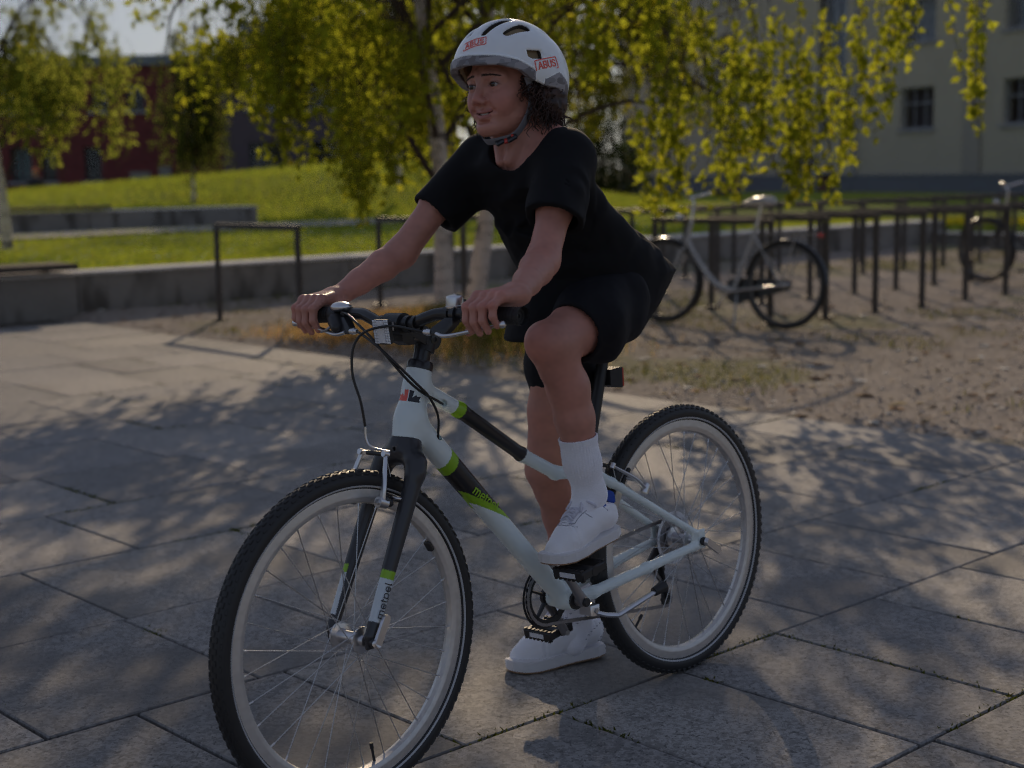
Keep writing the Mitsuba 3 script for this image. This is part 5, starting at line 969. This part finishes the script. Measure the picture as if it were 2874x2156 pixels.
def f_arm(sg):
    S, E, Wr = ((.505, .145, 1.248), (.640, .185, 1.047), (.812, .278, .990)) if sg > 0 else ((.476, -.165, 1.286), (.643, -.242, 1.078), (.812, -.272, .990))
    S, E, Wr = map(np.array, (S, E, Wr)); fd = norm(Wr - E)
    k0 = [np.array([.880, y * sg, .9885]) for y in (.236, .2585, .280, .3005)]
    gx, gz = .868, .9555
    ln = (1.0, 1.08, 1.02, .86)
    fg = []
    for i, y in enumerate((.236, .2585, .280, .3005)):
        y1 = (y - .003 + (.0015 if i == 3 else 0)) * sg; L = ln[i]
        fg.append([k0[i], np.array([.880 + .0275 * L, y1, .9885 - .0165 * L]), np.array([.880 + .0300 * L, y1, .9885 - .0410 * L]), np.array([.880 + .0175 * L, y1, .9885 - .0620 * L])])
    th = [np.array(x) * (1, sg, 1) for x in ((.824, .252, .980), (.842, .214, .952), (.858, .202, .930), (.878, .203, .922))]
    def f(p):
        d = s_cone(p, S, E, .0350, .0330)
        d = smin(d, s_ell(p, S * .55 + E * .45 + (.004, 0, .004), (.036, .036, .036)), .03)
        d = smin(d, chain(p, [E, E + fd * .055, E * .35 + Wr * .65, Wr], [.0325, .0340, .0275, .0215], .01), .02)
        d = smin(d, s_cone(p, Wr + (0, .008 * sg, 0), Wr - (0, .008 * sg, 0), .0185, .0185), .012)
        pm = None
        for i in range(4):
            c = s_cone(p, Wr + (.014, (.012 - .008 * i) * -sg, 0), k0[i], .0180, .0112); pm = c if pm is None else smin(pm, c, .008)
        pm = smin(pm, s_ell(p, (.845, .268 * sg, .984), (.024, .030, .013)), .012)
        d = smin(d, pm, .016)
        for i in range(4):
            r = (.0106, .0094, .0083, .0068) if i < 3 else (.0098, .0084, .0073, .0062)
            F = chain(p, fg[i], r, .004); F = smin(F, s_sphere(p, k0[i] + (.001, 0, .003), .0094), .006)
            F = smin(F, s_sphere(p, fg[i][1], r[1] + .0006), .003)
            d = smin(d, F, .0055)
        d = smin(d, chain(p, th, (.0165, .0120, .0105, .0085), .006), .008)
        return d
    return f
def f_leg(sg):
    if sg > 0: H, K, A = (.300, .085, .935), (.552, .115, .868), (.441, .102, .525)
    else: H, K, A = (.290, -.085, .900), (.288, -.168, .540), (.128, -.236, .105)
    H, K, A = map(np.array, (H, K, A)); s = norm(A - K); L = np.linalg.norm(A - K)
    bk = norm(np.cross(np.cross(s, (1, 0, 0)), s)); bk = -bk if bk[0] > 0 else bk
    def f(p):
        d = chain(p, [H, H * .4 + K * .6, K], [.072, .059, .0505], .02)
        d = smin(d, s_ell(p, K + ((.030, 0, .008) if sg > 0 else (.012, 0, 0)), (.033, .037, .039)), .022)
        d = smin(d, s_ell(p, K + s * .055 - bk * .020, (.022, .024, .030)), .02)
        d = smin(d, chain(p, [K, K + s * L * .30 + bk * .016, K + s * L * .50 + bk * .012, K + s * L * .78 + bk * .001, A], [.0465, .0440, .0410, .0335, .0295], .02), .018)
        d = smin(d, s_cone(p, A, A + (.03, 0, -.04), .030, .026), .02)
        return d
    return f
def skin(v, kind):
    n = meshkit.fbm(v * 34, 3, 5)[:, None]; n2 = meshkit.noise(v * 9, 3)[:, None]
    n3 = meshkit.fbm(v * 120, 2, 8)[:, None]
    c = np.array([.470, .215, .165]) * (0.80 + 0.28 * n + .12 * n3) * (0.90 + .20 * n2) * (1 + (n2 - .5) * np.array([.0, -.10, -.08]))
    if kind == 'head':
        q = to_head(v); a = q.copy(); a[:, 1] = np.abs(a[:, 1])
        g = lambda ctr, r: np.exp(-(((a - np.array(ctr)) / r) ** 2).sum(1))[:, None]
        c = c * (1 - g((.062, .036, -.034), .022) * np.array([-.04, .22, .16])) * (1 - g((.098, 0, -.032), .014) * np.array([-.02, .16, .12]))
        mz = a[:, 2] + .0606 - 8.6 * a[:, 1] ** 2
        up = np.exp(-((mz - .0035) / .0042) ** 4) * (a[:, 1] < .0235) * (a[:, 0] > .055); lo = np.exp(-((mz + .0058) / .0042) ** 4) * (a[:, 1] < .0205) * (a[:, 0] > .055)
        m = np.maximum(up, lo)[:, None]; c = c * (1 - m) + m * np.array([.370, .135, .120])
        ins = (np.abs(mz) < .0018) & (a[:, 1] < .0235) & (a[:, 0] > .05) & (a[:, 0] < .0755); c[ins] = (.07, .02, .018)
        bz = .0192 + .06 * (a[:, 1] - .012) - 4.6 * (a[:, 1] - .012) ** 2
        t = np.clip((a[:, 1] - .009) / .038, 0, 1); b = np.exp(-((a[:, 2] - bz) / (.0027 * (1 - .45 * t))) ** 4) * (a[:, 1] > .009) * (a[:, 1] < .048) * (a[:, 0] > .04)
        c = c * (1 - .72 * b[:, None]) + .72 * b[:, None] * np.array([.022, .012, .009])
        ey = np.exp(-(((a[:, 1] - .0305) / .0150) ** 4 + ((a[:, 2] - .0005) / .0052) ** 4)) * (a[:, 0] > .06); c = c * (1 - .45 * ey[:, None])
        lash = np.exp(-(((a[:, 1] - .0310) / .0140) ** 6 + ((a[:, 2] - .0034 + 2.2 * (a[:, 1] - .031) ** 2 * 10) / .0016) ** 4)) * (a[:, 0] > .06); c = c * (1 - .85 * lash[:, None])
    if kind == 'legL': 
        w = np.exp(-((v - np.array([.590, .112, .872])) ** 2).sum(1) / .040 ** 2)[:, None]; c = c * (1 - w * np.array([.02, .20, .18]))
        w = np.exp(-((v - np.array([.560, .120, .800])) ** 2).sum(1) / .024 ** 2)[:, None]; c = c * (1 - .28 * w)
    if kind == 'arm':
        for sg in (1, -1):
            for y in (.236, .2585, .280, .3005):
                for x, z in ((.882, .998), (.912, .975)):
                    w = np.exp(-((v - np.array([x, y * sg, z])) ** 2).sum(1) / .010 ** 2)[:, None]; c = c * (1 - w * np.array([.0, .16, .14]))
    return c
_pc = [('head', sdf_mesh(f_head, (.28, -.20, 1.08), (.68, .20, 1.56), .0019)),
       ('arm', sdf_mesh(f_arm(1), (.42, .08, .88), (.95, .37, 1.34), .0020)), ('arm', sdf_mesh(f_arm(-1), (.40, -.37, .88), (.95, -.08, 1.36), .0020)),
       ('legL', sdf_mesh(f_leg(1), (.10, 0, .45), (.65, .20, 1.0), .0035)), ('legR', sdf_mesh(f_leg(-1), (.02, -.33, .03), (.38, .0, .98), .0035)),
       ('torso', sdf_mesh(lambda p: chain(p, [(.295, 0, .95), (.33, 0, 1.05), (.44, 0, 1.19)], [.075, .070, .060]), (.05, -.2, .75), (.6, .2, 1.35), .012))]
_body = cat([m for _, m in _pc]); _bc = np.vstack([skin(np.array(m.vertices), k) for k, m in _pc])
rp('body', _body, 'm_skin', True, color=_bc)
BODY = RIDER + '__body'
for sg in (1, -1):
    e = trimesh.creation.icosphere(4, EYR); e.apply_translation(EYE * (1, sg, 1)); ek = rp('eye', hmesh(e), 'm_eye_white', True, BODY)
    gz = norm((1, -.10, -.03)); d0 = EYE * (1, sg, 1)
    iris = lathe([(0, EYR + .0007), (.0030, EYR + .0005), (.0070, EYR - .0019)], d0, gz, 28); rp('iris', hmesh(iris), 'm_iris', True, ek)
_tt = [hull([(x - .010 * abs(y / .018) ** 2 * .9, y + s * .00305, z) for s in (-1, 1) for x in (.0690, .0752) for z in (-.0565 + 5 * y * y, -.0628 + 5 * y * y)]) for y in np.arange(-.0180, .0181, .0060)]
rp('teeth', hmesh(cat(_tt)), 'm_teeth', False, BODY)
_br = []
for sg in (1, -1):
    for i in range(90):
        y = .010 + .036 * rng.random(); t = (y - .010) / .036; z = .0192 + .06 * (y - .012) - 4.6 * (y - .012) ** 2 + (rng.random() - .5) * .0036 * (1 - .5 * t)
        q = np.array([[.098, y * sg, z]]); 
        for _ in range(12): q[:, 0] -= f_head(from_head(q)) * .8
        d = np.array([-.002, sg * .007, .0022 * (1 - 1.6 * t)]); _br.append(tube([q[0] + (.0002, 0, 0), q[0] + d * .5 + (.0008, 0, 0), q[0] + d + (-.0012, 0, 0)], [.0004, .0004, .0001], 4, False))
rp('eyebrow', hmesh(cat(_br)), 'm_hair', True, BODY)

# ---- helmet
HC, HR_ = np.array([-.010, 0, .030]), np.array([.136, .107, .1135])
_zp, _zv = [0, 32, 52, 66, 90, 112, 128, 150, 180], [.039, .035, .024, .006, -.008, -.012, -.032, -.055, -.060]
_tv = [.020, .018, .018, .022, .014, .034, .034, .022, .020]
def rimz(q): ph = np.degrees(np.abs(np.arctan2(q[:, 1], q[:, 0] + .010))); return np.interp(ph, _zp, _zv), np.interp(ph, _zp, _tv), ph
def hel_outer(q):
    d = s_ell(q, HC, HR_)
    return smin(d, s_ell(q, (-.060, 0, .005), (.085, .098, .095)), .03)
VENTS = [((.084, .021, .104), (.024, .025, .140), .0125), ((.084, -.021, .104), (.024, -.025, .140), .0125), ((.056, .058, .100), (.008, .065, .118), .0135), ((.056, -.058, .100), (.008, -.065, .118), .0135),
         ((-.045, .026, .142), (-.100, .024, .120), .0085), ((-.045, -.026, .142), (-.100, -.024, .120), .0085), ((-.050, .068, .112), (-.095, .058, .090), .0090), ((-.050, -.068, .112), (-.095, -.058, .090), .0090)]
def f_vents(q):
    d = np.full(len(q), 9.0)
    for a, b, r in VENTS:
        a, b = np.array(a), np.array(b); nd = norm((a + b) / 2 - HC)
        m = q - ((q - HC) @ nd)[:, None] * nd; P = lambda x: x - ((x - HC) @ nd) * nd
        c = s_cone(m, P(a), P(b), r * .55, r); c = np.maximum(c, -((q - HC) @ nd))
        d = np.minimum(d, c)
    a = q.copy(); a[:, 1] = np.abs(a[:, 1])
    sl = np.maximum(np.maximum(np.abs(a[:, 0] - .016) - .0185, np.abs(a[:, 2] - .0555) - .0085), -(a[:, 1] - .02)); sl = np.maximum(sl, (a[:, 0] - .016) * .45 - (a[:, 2] - .0555) - .0125)
    return np.minimum(d, sl)
def f_shell(q):
    z, t, ph = rimz(q); o = hel_outer(q)
    d = np.maximum(o, -(o + .016)); d = smax(d, (z + np.where(ph < 72, t, 0) * 1.0) - q[:, 2], .004)
    d = smin(d, np.maximum(np.maximum(o - .0030, -(o + .008)), np.abs(q[:, 2] - z - t - .002) - .0022 + (ph > 70) * 1.0), .004)
    return smax(d, -f_vents(q), .0065)
def f_rim(q):
    z, t, ph = rimz(q); fr = ph < 74
    o = hel_outer(q) - np.where(fr, .0045 * np.clip((74 - ph) / 20, 0, 1), .0006)
    hi = z + t; d = np.maximum(np.maximum(o, -(o + .017)), np.maximum(z - .0005 - q[:, 2], q[:, 2] - hi))
    return np.where((ph > 74) & (ph < 88), np.maximum(d, .002), d) * .9
_hs = sdf_mesh(f_shell, (-.17, -.13, -.08), (.15, .13, .17), .0019)
_hv = np.array(_hs.vertices); _o = hel_outer(_hv)
_hcol = np.where((_o < -.0045)[:, None], [.03, .028, .027], [.80, .83, .85])
HEL = RIDER + '__helmet'
rp('helmet', hmesh(_hs), 'm_helmet', True, color=_hcol, label='white cycling helmet with salmon lettering')
rp('camouflage_rim', hmesh(sdf_mesh(f_rim, (-.17, -.13, -.08), (.16, .13, .09), .0019)), 'm_camo', True, HEL)
rp('liner', hmesh(sdf_mesh(lambda q: np.maximum(np.maximum(s_ell(q, HC, HR_ - .0135), -s_ell(q, HC, HR_ - .024)), rimz(q)[0] + .004 - q[:, 2]), (-.15, -.12, -.07), (.13, .12, .14), .004)), 'm_liner', True, HEL)
def decal(mesh2, c, right, lift=.0009):
    c = np.array(c, float); n = norm((c - HC) / HR_ ** 2); r = norm(np.array(right) - n * (np.array(right) @ n)); u = np.cross(n, r); v = np.array(mesh2.vertices)
    P = c + np.outer(v[:, 0], r) + np.outer(v[:, 1], u); k = v[:, 2]
    for _ in range(8):
        g = (P - HC) / HR_ ** 2; g /= np.linalg.norm(g, axis=1, keepdims=True); P = P - g * hel_outer(P)[:, None] * .8
    return tm(P + g * (k + lift)[:, None], mesh2.faces)
def logo(h, cut_left, cut_bottom):
    m = meshkit.text_mesh('ABUS', h, .0004, bold=True); w = m.bounds[1][0]; m.apply_translation([-w / 2, -h / 2, 0])
    o = sbox(-w / 2 - h * .25, -h * .62, w / 2 + h * .25, h * .62).buffer(h * .22); i = o.buffer(-h * .14); ring = o.difference(i)
    ring = ring.difference(sbox(-w, -h * 1.2, w / 2, -h * .66) if cut_bottom else sbox(-w, -h * .4, -w / 2 - h * .30, h * 2))
    f = [trimesh.creation.extrude_polygon(g.segmentize(.002), .0004, engine='earcut') for g in getattr(ring, 'geoms', [ring])]
    return cat([m.subdivide_to_size(.006)] + [x.subdivide_to_size(.006) for x in f])
rp('logo', hmesh(decal(logo(.0115, False, False), (.103, .012, .081), (-.35, .94, .16))), 'm_salmon', False, HEL)
rp('logo', hmesh(decal(logo(.0155, False, True), (-.012, .1075, .036), (-.98, 0, .17))), 'm_salmon', False, HEL)
# chin strap
def band(pts, w, th, mat, parent, name): return rp(name, tube(spline([from_head(p) for p in pts], 8), w / 2, 10, squash=th / w, up=(0, -1, .4)), mat, True, parent)
band([(.030, .086, .012), (.012, .0795, -.020), (.010, .0705, -.058), (.026, .0545, -.096), (.040, .0400, -.1120)], .017, .0028, 'm_strap', HEL, 'strap')
band([(-.045, .085, -.012), (-.020, .0795, -.040), (.010, .0705, -.062)], .015, .0028, 'm_strap', HEL, 'strap')
band([(.040, .0400, -.1120), (.056, .020, -.1170), (.060, .0, -.1180), (.054, -.022, -.1150), (.026, -.0545, -.096), (.010, -.0715, -.058), (.012, -.0800, -.02), (.03, -.086, .012)], .017, .0028, 'm_strap', HEL, 'strap')
_R = np.stack([norm((.55, -.62, -.42)), norm((.45, .72, -.50)), norm(np.cross((.55, -.62, -.42), (.45, .72, -.50)))])
bk_ = rp('buckle', hmesh(cat([box((.041, .043, -.1130), (.024, .019, .009), _R, .003), box((.056, .022, -.1195), (.020, .019, .009), _R, .003)])), 'm_black_gloss', 40, HEL)
rp('button', hmesh(cat([box((.049, .0335, -.1185), (.012, .013, .009), _R, .003), box((.040, .0455, -.1105), (.007, .008, .011), _R, .002)])), 'm_red_lens', 40, bk_)

# ---- hair
def f_hair(q):
    a = q.copy(); a[:, 1] = np.abs(a[:, 1])
    d = s_ell(q, (-.046, 0, -.028), (.064, .084, .054)); d = smin(d, s_ell(a, (-.022, .072, -.022), (.026, .016, .042)), .02)
    d = smin(d, s_ell(q, (-.080, .008, -.064), (.040, .062, .026)), .02); d = smin(d, s_ell(q, (-.058, .078, -.036), (.042, .024, .042)), .015); d = smin(d, s_ell(q, (-.100, .015, -.070), (.030, .040, .022)), .015)
    return d + .006 * (meshkit.noise(q * 90, 2) - .5)
HAIR = rp('hair', hmesh(sdf_mesh(f_hair, (-.14, -.11, -.11), (.03, .11, .05), .003)), 'm_hair', True, label='dark brown curly hair below the helmet')
_cu = []
for i in range(720):
    if i < 620: ph = math.radians(rng.uniform(72, 186)) * (1 if rng.random() < .72 else -1)
    else: ph = math.radians(rng.uniform(62, 80)) * (1 if rng.random() < .45 else -1)
    z = rng.uniform(-.060, .012) if i < 620 else rng.uniform(-.005, .022); rad = .086 if i < 620 else .079
    p0 = np.array([-.016 + (rad + .006) * math.cos(ph), (rad - .006) * math.sin(ph), z]); out = norm((math.cos(ph), math.sin(ph), 0)); L = rng.uniform(.025, .062) if i < 620 else rng.uniform(.02, .05)
    cr = rng.uniform(.003, .0070); w = rng.uniform(1.2, 2.6) * 2 * np.pi; f0 = rng.uniform(0, 6.28); tt = np.linspace(0, 1, 15)[:, None]
    s1 = np.cross(out, (0, 0, 1.)); sway = rng.normal(0, .010, 3) * (1, 1, .5)
    P = p0 + out * (.004 + .020 * tt * (1 - .5 * tt) * rng.uniform(.3, 1.2)) - np.array([0, 0, 1.]) * L * tt + sway * tt + cr * tt ** .5 * (np.cos(w * tt + f0) * out + np.sin(w * tt + f0) * s1)
    _cu.append(tube(P, np.linspace(.0019, .0007, 15), 4, False))
rp('curls', hmesh(cat(_cu)), 'm_hair', True, HAIR, kind='stuff')

# ---- t-shirt
def folds(p, amp, fx, seed): return amp * (meshkit.fbm(p * np.array(fx), 3, seed) - .5)
HEMP, HEMN = np.array([.080, 0, .999]), norm((-.614, 0, -.789))
_SZ = [.80, .860, .930, .999, 1.050, 1.141, 1.200, 1.260, 1.320]
_SC, _SA, _SB = [.40, .362, .305, .255, .298, .395, .448, .474, .482], [.13, .155, .190, .212, .188, .122, .104, .088, .05], [.14, .152, .158, .152, .150, .148, .150, .140, .08]
def f_shirt(p):
    cx, ax, by = np.interp(p[:, 2], _SZ, _SC), np.interp(p[:, 2], _SZ, _SA), np.interp(p[:, 2], _SZ, _SB)
    qx, qy = p[:, 0] - cx, p[:, 1]; k0 = np.hypot(qx / ax, qy / by); k1 = np.hypot(qx / ax ** 2, qy / by ** 2)
    d = k0 * (k0 - 1) / np.maximum(k1, 1e-6) * .80; d = smax(d, p[:, 2] - 1.300, .06)
    d = smin(d, s_cone(p, (.478, .108, 1.256), (.464, -.118, 1.264), .0620, .0640), .045)
    slL = s_cone(p, (.485, .124, 1.258), (.598, .180, 1.120), .0610, .0640); slL = smax(slL, (p - (.592, .176, 1.130)) @ norm((.52, .10, -.84)), .006)
    slR = s_cone(p, (.470, -.136, 1.270), (.575, -.212, 1.148), .0630, .0610); slR = smax(slR, (p - (.566, -.208, 1.158)) @ norm((.62, -.34, -.70)), .006)
    d = smin(smin(d, slL, .026), slR, .028)
    w = p @ np.array([.45, 0, .90]); u = p @ np.array([.90, 0, -.45]); nz = meshkit.fbm(np.c_[u * 10, p[:, 1] * 12, w * 9], 3, 11)
    drape = np.sin(2 * np.pi * (9.5 * w + 5.5 * u * np.sign(.42 - p[:, 0]) + 2.0 * nz)) * np.clip(1.5 - np.abs(p[:, 2] - 1.09) * 9, 0, 1)
    pit = np.sin(2 * np.pi * (15 * np.hypot(p[:, 0] - .55, p[:, 2] - 1.19) + 1.5 * nz)) * np.exp(-((p[:, 0] - .53) ** 2 + (p[:, 2] - 1.17) ** 2) / .075 ** 2)
    am = np.clip(1.2 - np.abs(p[:, 1]) / .17, .25, 1); d = d + am * (.020 * (nz - .5) + .0048 * drape) + .0026 * pit
    d = smax(d, (p - HEMP) @ HEMN, .008); d = smax(d, .866 - p[:, 2], .01)
    # neck opening and the hollows behind the sleeve ends and the hem
    d = smax(d, -s_ell(p, (.520, .024, 1.314), (.078, .080, .094), np.stack([norm((.84, 0, -.54)), [0, 1, 0], norm((.54, 0, .84))])), .006)
    d = np.maximum(d, -s_cone(p, (.560, .170, 1.170), (.660, .205, 1.030), .0470, .0500)); d = np.maximum(d, -s_cone(p, (.545, -.188, 1.195), (.660, -.262, 1.040), .0470, .0500))
    return np.maximum(d, -s_cone(p, (.270, 0, 1.00), (.100, 0, .82), .110, .135)) * .80
SHIRT = rp('t_shirt', sdf_mesh(f_shirt, (-.08, -.30, .78), (.72, .30, 1.38), .0042), 'm_shirt', True)
def f_shorts(p):
    L = chain(p, [(.315, .074, .945), (.420, .110, .905), (.500, .117, .885)], [.092, .078, .066], .03); L = smax(L, (p - (.487, .12, .893)) @ norm((.955, .06, -.29)), .006)
    fl = s_cone(p, (.340, .112, .905), (.412, .126, .852), .056, .036); L = smin(L, smax(fl, p[:, 0] - .455, .01), .03)
    Rr = chain(p, [(.305, -.080, .920), (.270, -.115, .780), (.232, -.146, .650)], [.090, .082, .080], .03); Rr = smax(Rr, (p - (.232, -.146, .674)) @ norm((-.02, -.2, -.98)), .006)
    d = smin(L, Rr, .035) + folds(p, .016, (14, 14, 10), 21) + .003 * np.sin(48 * (p[:, 0] * .8 - p[:, 2] * .5) + 9 * meshkit.noise(p * 7, 6))
    d = np.maximum(d, -s_cone(p, (.440, .115, .892), (.60, .120, .872), .058, .064)); d = np.maximum(d, -s_cone(p, (.232, -.143, .72), (.232, -.151, .55), .070, .078))
    return d * .88
rp('shorts', sdf_mesh(f_shorts, (-.02, -.30, .62), (.58, .30, 1.08), .0042), 'm_shorts', True)

# ---- socks and shoes
def sock(f_l, lo_z, a, b, name, box_):
    a, b = np.array(a), np.array(b); ax = norm(b - a)
    def f(p):
        s = (p - a) @ ax; q = p - a - np.outer(s, ax); th = np.arctan2(q[:, 1], q[:, 0])
        rib = .0012 * np.cos(46 * th) * np.clip((s - .03) / .02, 0, 1)
        d = f_l(p) - .0042 - rib - .0015 * meshkit.noise(p * 30, 8)
        return smax(np.maximum(d, -(f_l(p) - .0012) - (s < np.linalg.norm(b - a) - .02) * .02), s - np.linalg.norm(b - a) + .02 * (q[:, 0] > 9), .003)
    return rp(name, sdf_mesh(f, *box_, .0022), 'm_sock', True)
sock(f_leg(1), 0, (.441, .102, .515), (.466, .106, .662), 'sock', ((.37, .03, .44), (.56, .18, .69)))
sock(f_leg(-1), 0, (.128, -.236, .095), (.178, -.214, .235), 'sock', ((.02, -.33, .03), (.26, -.14, .27)))
def shoe(o, fwd, upv, L, foot, name='shoe'):
    fwd = norm(fwd); left = norm(np.cross(upv, fwd)); up = np.cross(fwd, left); k = L / .252
    w = lambda P: np.asarray(o) + (np.asarray(P, float) * k) @ np.stack([fwd, left, up]); wm = lambda m: xf(m, w); m_ = foot
    plan = Polygon([(x, y * m_) for x, y in [(0, 0), (.006, .022), (.03, .036), (.07, .038), (.11, .040), (.15, .049), (.19, .049), (.222, .039), (.245, .018), (.252, -.004), (.246, -.024), (.224, -.038), (.19, -.042), (.15, -.040), (.11, -.032), (.07, -.033), (.03, -.034), (.006, -.022)]]).buffer(.004).buffer(-.004)
    def lay(poly, z0, z1): m = trimesh.creation.extrude_polygon(poly, z1 - z0, engine='earcut'); m.apply_translation([0, 0, z0]); return m
    def bend(m):                                                      # toe spring
        v = np.array(m.vertices); v[:, 2] += np.clip(v[:, 0] - .18, 0, 1) ** 2 * 2.2; return tm(v, m.faces)
    plan = plan.segmentize(.008)
    sole = cat([bend(lay(plan.buffer(-.0012), .0035, .0065)), bend(lay(plan.buffer(.0004), .0065, .0245)), bend(lay(plan.buffer(-.0010), .0245, .0270))])
    out = bend(lay(plan.buffer(-.003), 0, .0038))
    def fu(q):
        q = q * (1, m_, 1)
        d = chain(q, [(.208, .004, .034), (.165, .005, .044), (.120, .003, .061), (.075, 0, .072), (.040, 0, .062)], [.0280, .0375, .0385, .0385, .0350], .02)
        d = smin(d, s_cone(q, (.090, 0, .086), (.128, .002, .076), .026, .024), .02)
        d = smin(d, s_cone(q, (.036, 0, .062), (.026, 0, .100), .034, .024), .015)
        d = smax(d, -(q[:, 2] - .0235), .004); d = smax(d, (q - (.055, 0, .098)) @ norm((-.28, 0, 1)), .006)
        d = smax(d, -s_cone(q, (.064, 0, .080), (.058, 0, .150), .0285, .0330), .006)
        rr = np.abs(np.hypot((q[:, 0] - .205) / 1.0, q[:, 1] / 1.25) - .040); d = d - .0014 * np.exp(-(rr / .0045) ** 2) * (q[:, 0] > .15)
        ey = np.exp(-((np.abs(q[:, 1]) - .0225) / .0055) ** 2) * (q[:, 0] > .085) * (q[:, 0] < .160); d = d - .0018 * ey
        crs = np.exp(-((q[:, 0] - .158 - .25 * np.abs(q[:, 1])) / .0022) ** 2); d = d + .0022 * crs + .0012 * np.exp(-((q[:, 0] - .172 - .2 * q[:, 1]) / .0018) ** 2)
        return d - .0012 * meshkit.noise(q * 60, 9)
    S = rp(name, wm(sdf_mesh(fu, (-.02, -.07, .01), (.26, .07, .15), .0022)), 'm_shoe', True)
    rp('sole', wm(sole), 'm_sole', 40, S); rp('outsole', wm(out), 'm_outsole', 40, S)
    tg = sdf_mesh(lambda q: np.maximum(np.abs(s_cone(q * (1, m_, 1), (.100, 0, .084), (.074, 0, .124), .0290, .0270)) - .0035, np.maximum(-(q[:, 0] - .082 - (q[:, 2] - .09) * -.45), np.maximum(np.abs(q[:, 1]) - .0225, .072 - q[:, 2]))), (.05, -.05, .06), (.16, .05, .17), .0024)
    T_ = rp('tongue', wm(tg), 'm_sock', True, S)
    rp('patch', wm(box((.0985, 0, .137), (.0035, .030, .020), np.stack([norm((.9, 0, .42)), [0, 1, 0], norm((-.42, 0, .9))]), .001)), 'm_shoe_blue', 40, T_)
    rp('heel_tab', wm(hull(np.vstack([trimesh.creation.icosphere(1, .010).vertices * (.35, 1.5, .9) + (.0005, 0, z) for z in (.090, .106)]))), 'm_shoe_blue', True, S)
    rp('collar_lining', wm(lathe([(.0290, 0), (.0322, .002), (.0315, .008), (.0285, .008)], (.062, 0, .0915), (-.28, 0, 1), 36, True)), 'm_shoe_blue', True, S)
    def on(x, y):
        q = np.array([[x, y, .16]]); 
        for _ in range(25): q[:, 2] -= fu(q) * .7
        return q[0] + (0, 0, .0026)
    lc = []
    for x in np.linspace(.100, .156, 6): lc.append(tube([on(x + .0012 * abs(y) / .004, y) for y in np.linspace(-.022, .022, 9)], .0034, 6, squash=.7))
    for x in np.linspace(.100, .146, 5):
        for s in (1, -1): lc.append(tube([on(x + .0112 * t, s * (.022 - .044 * t)) + (0, 0, .002 * math.sin(math.pi * t)) for t in np.linspace(0, 1, 7)], .0032, 6, squash=.7))
    c = on(.100, 0) + (0, 0, .004)
    for s in (1, -1):
        lc.append(tube(spline([c, c + (.004, .022 * s, .006), c + (-.004, .042 * s, -.004), c + (-.010, .030 * s, -.012), c], 6), .0030, 6)); lc.append(tube(spline([c, c + (.016, .016 * s, .004), c + (.030, .026 * s, -.012)], 6), .0030, 6))
    rp('laces', wm(cat(lc)), 'm_lace', True, S)
    def seam(pts, r=.0011): return tube(spline([on(x, y) - (0, 0, .0020) for x, y in pts], 4), r, 5)
    sm_ = [seam([(.178 - 16 * y * y, y) for y in np.linspace(-.036, .036, 11)])]
    for s in (1, -1): sm_ += [seam([(x, s * (.0275 + .004 * (x < .1))) for x in np.linspace(.078, .158, 8)] + [(.166, s * .020), (.169, 0)]), seam([(.120, s * .030), (.116, s * .036), (.110, s * .040)]), seam([(.062, s * .034), (.052, s * .038)])]
    rp('seams', wm(cat(sm_)), 'm_seam', True, S, kind='stuff')
    ey_ = []
    for x in np.linspace(.100, .156, 6):
        for s in (1, -1): o = on(x, s * .0235); ey_.append(box(o + (0, 0, -.0022), (.0042, .0042, .0012)))
    rp('eyelets', wm(cat(ey_)), 'm_seam', False, S, kind='stuff')
shoe((.366, .110, .424), (.236, -.018, -.040), (.17, .0, .98), .226, 1)
shoe((.058, -.222, .0155 + .006), (.245, -.085, -.008), (0.03, -.06, .998), .278, -1)
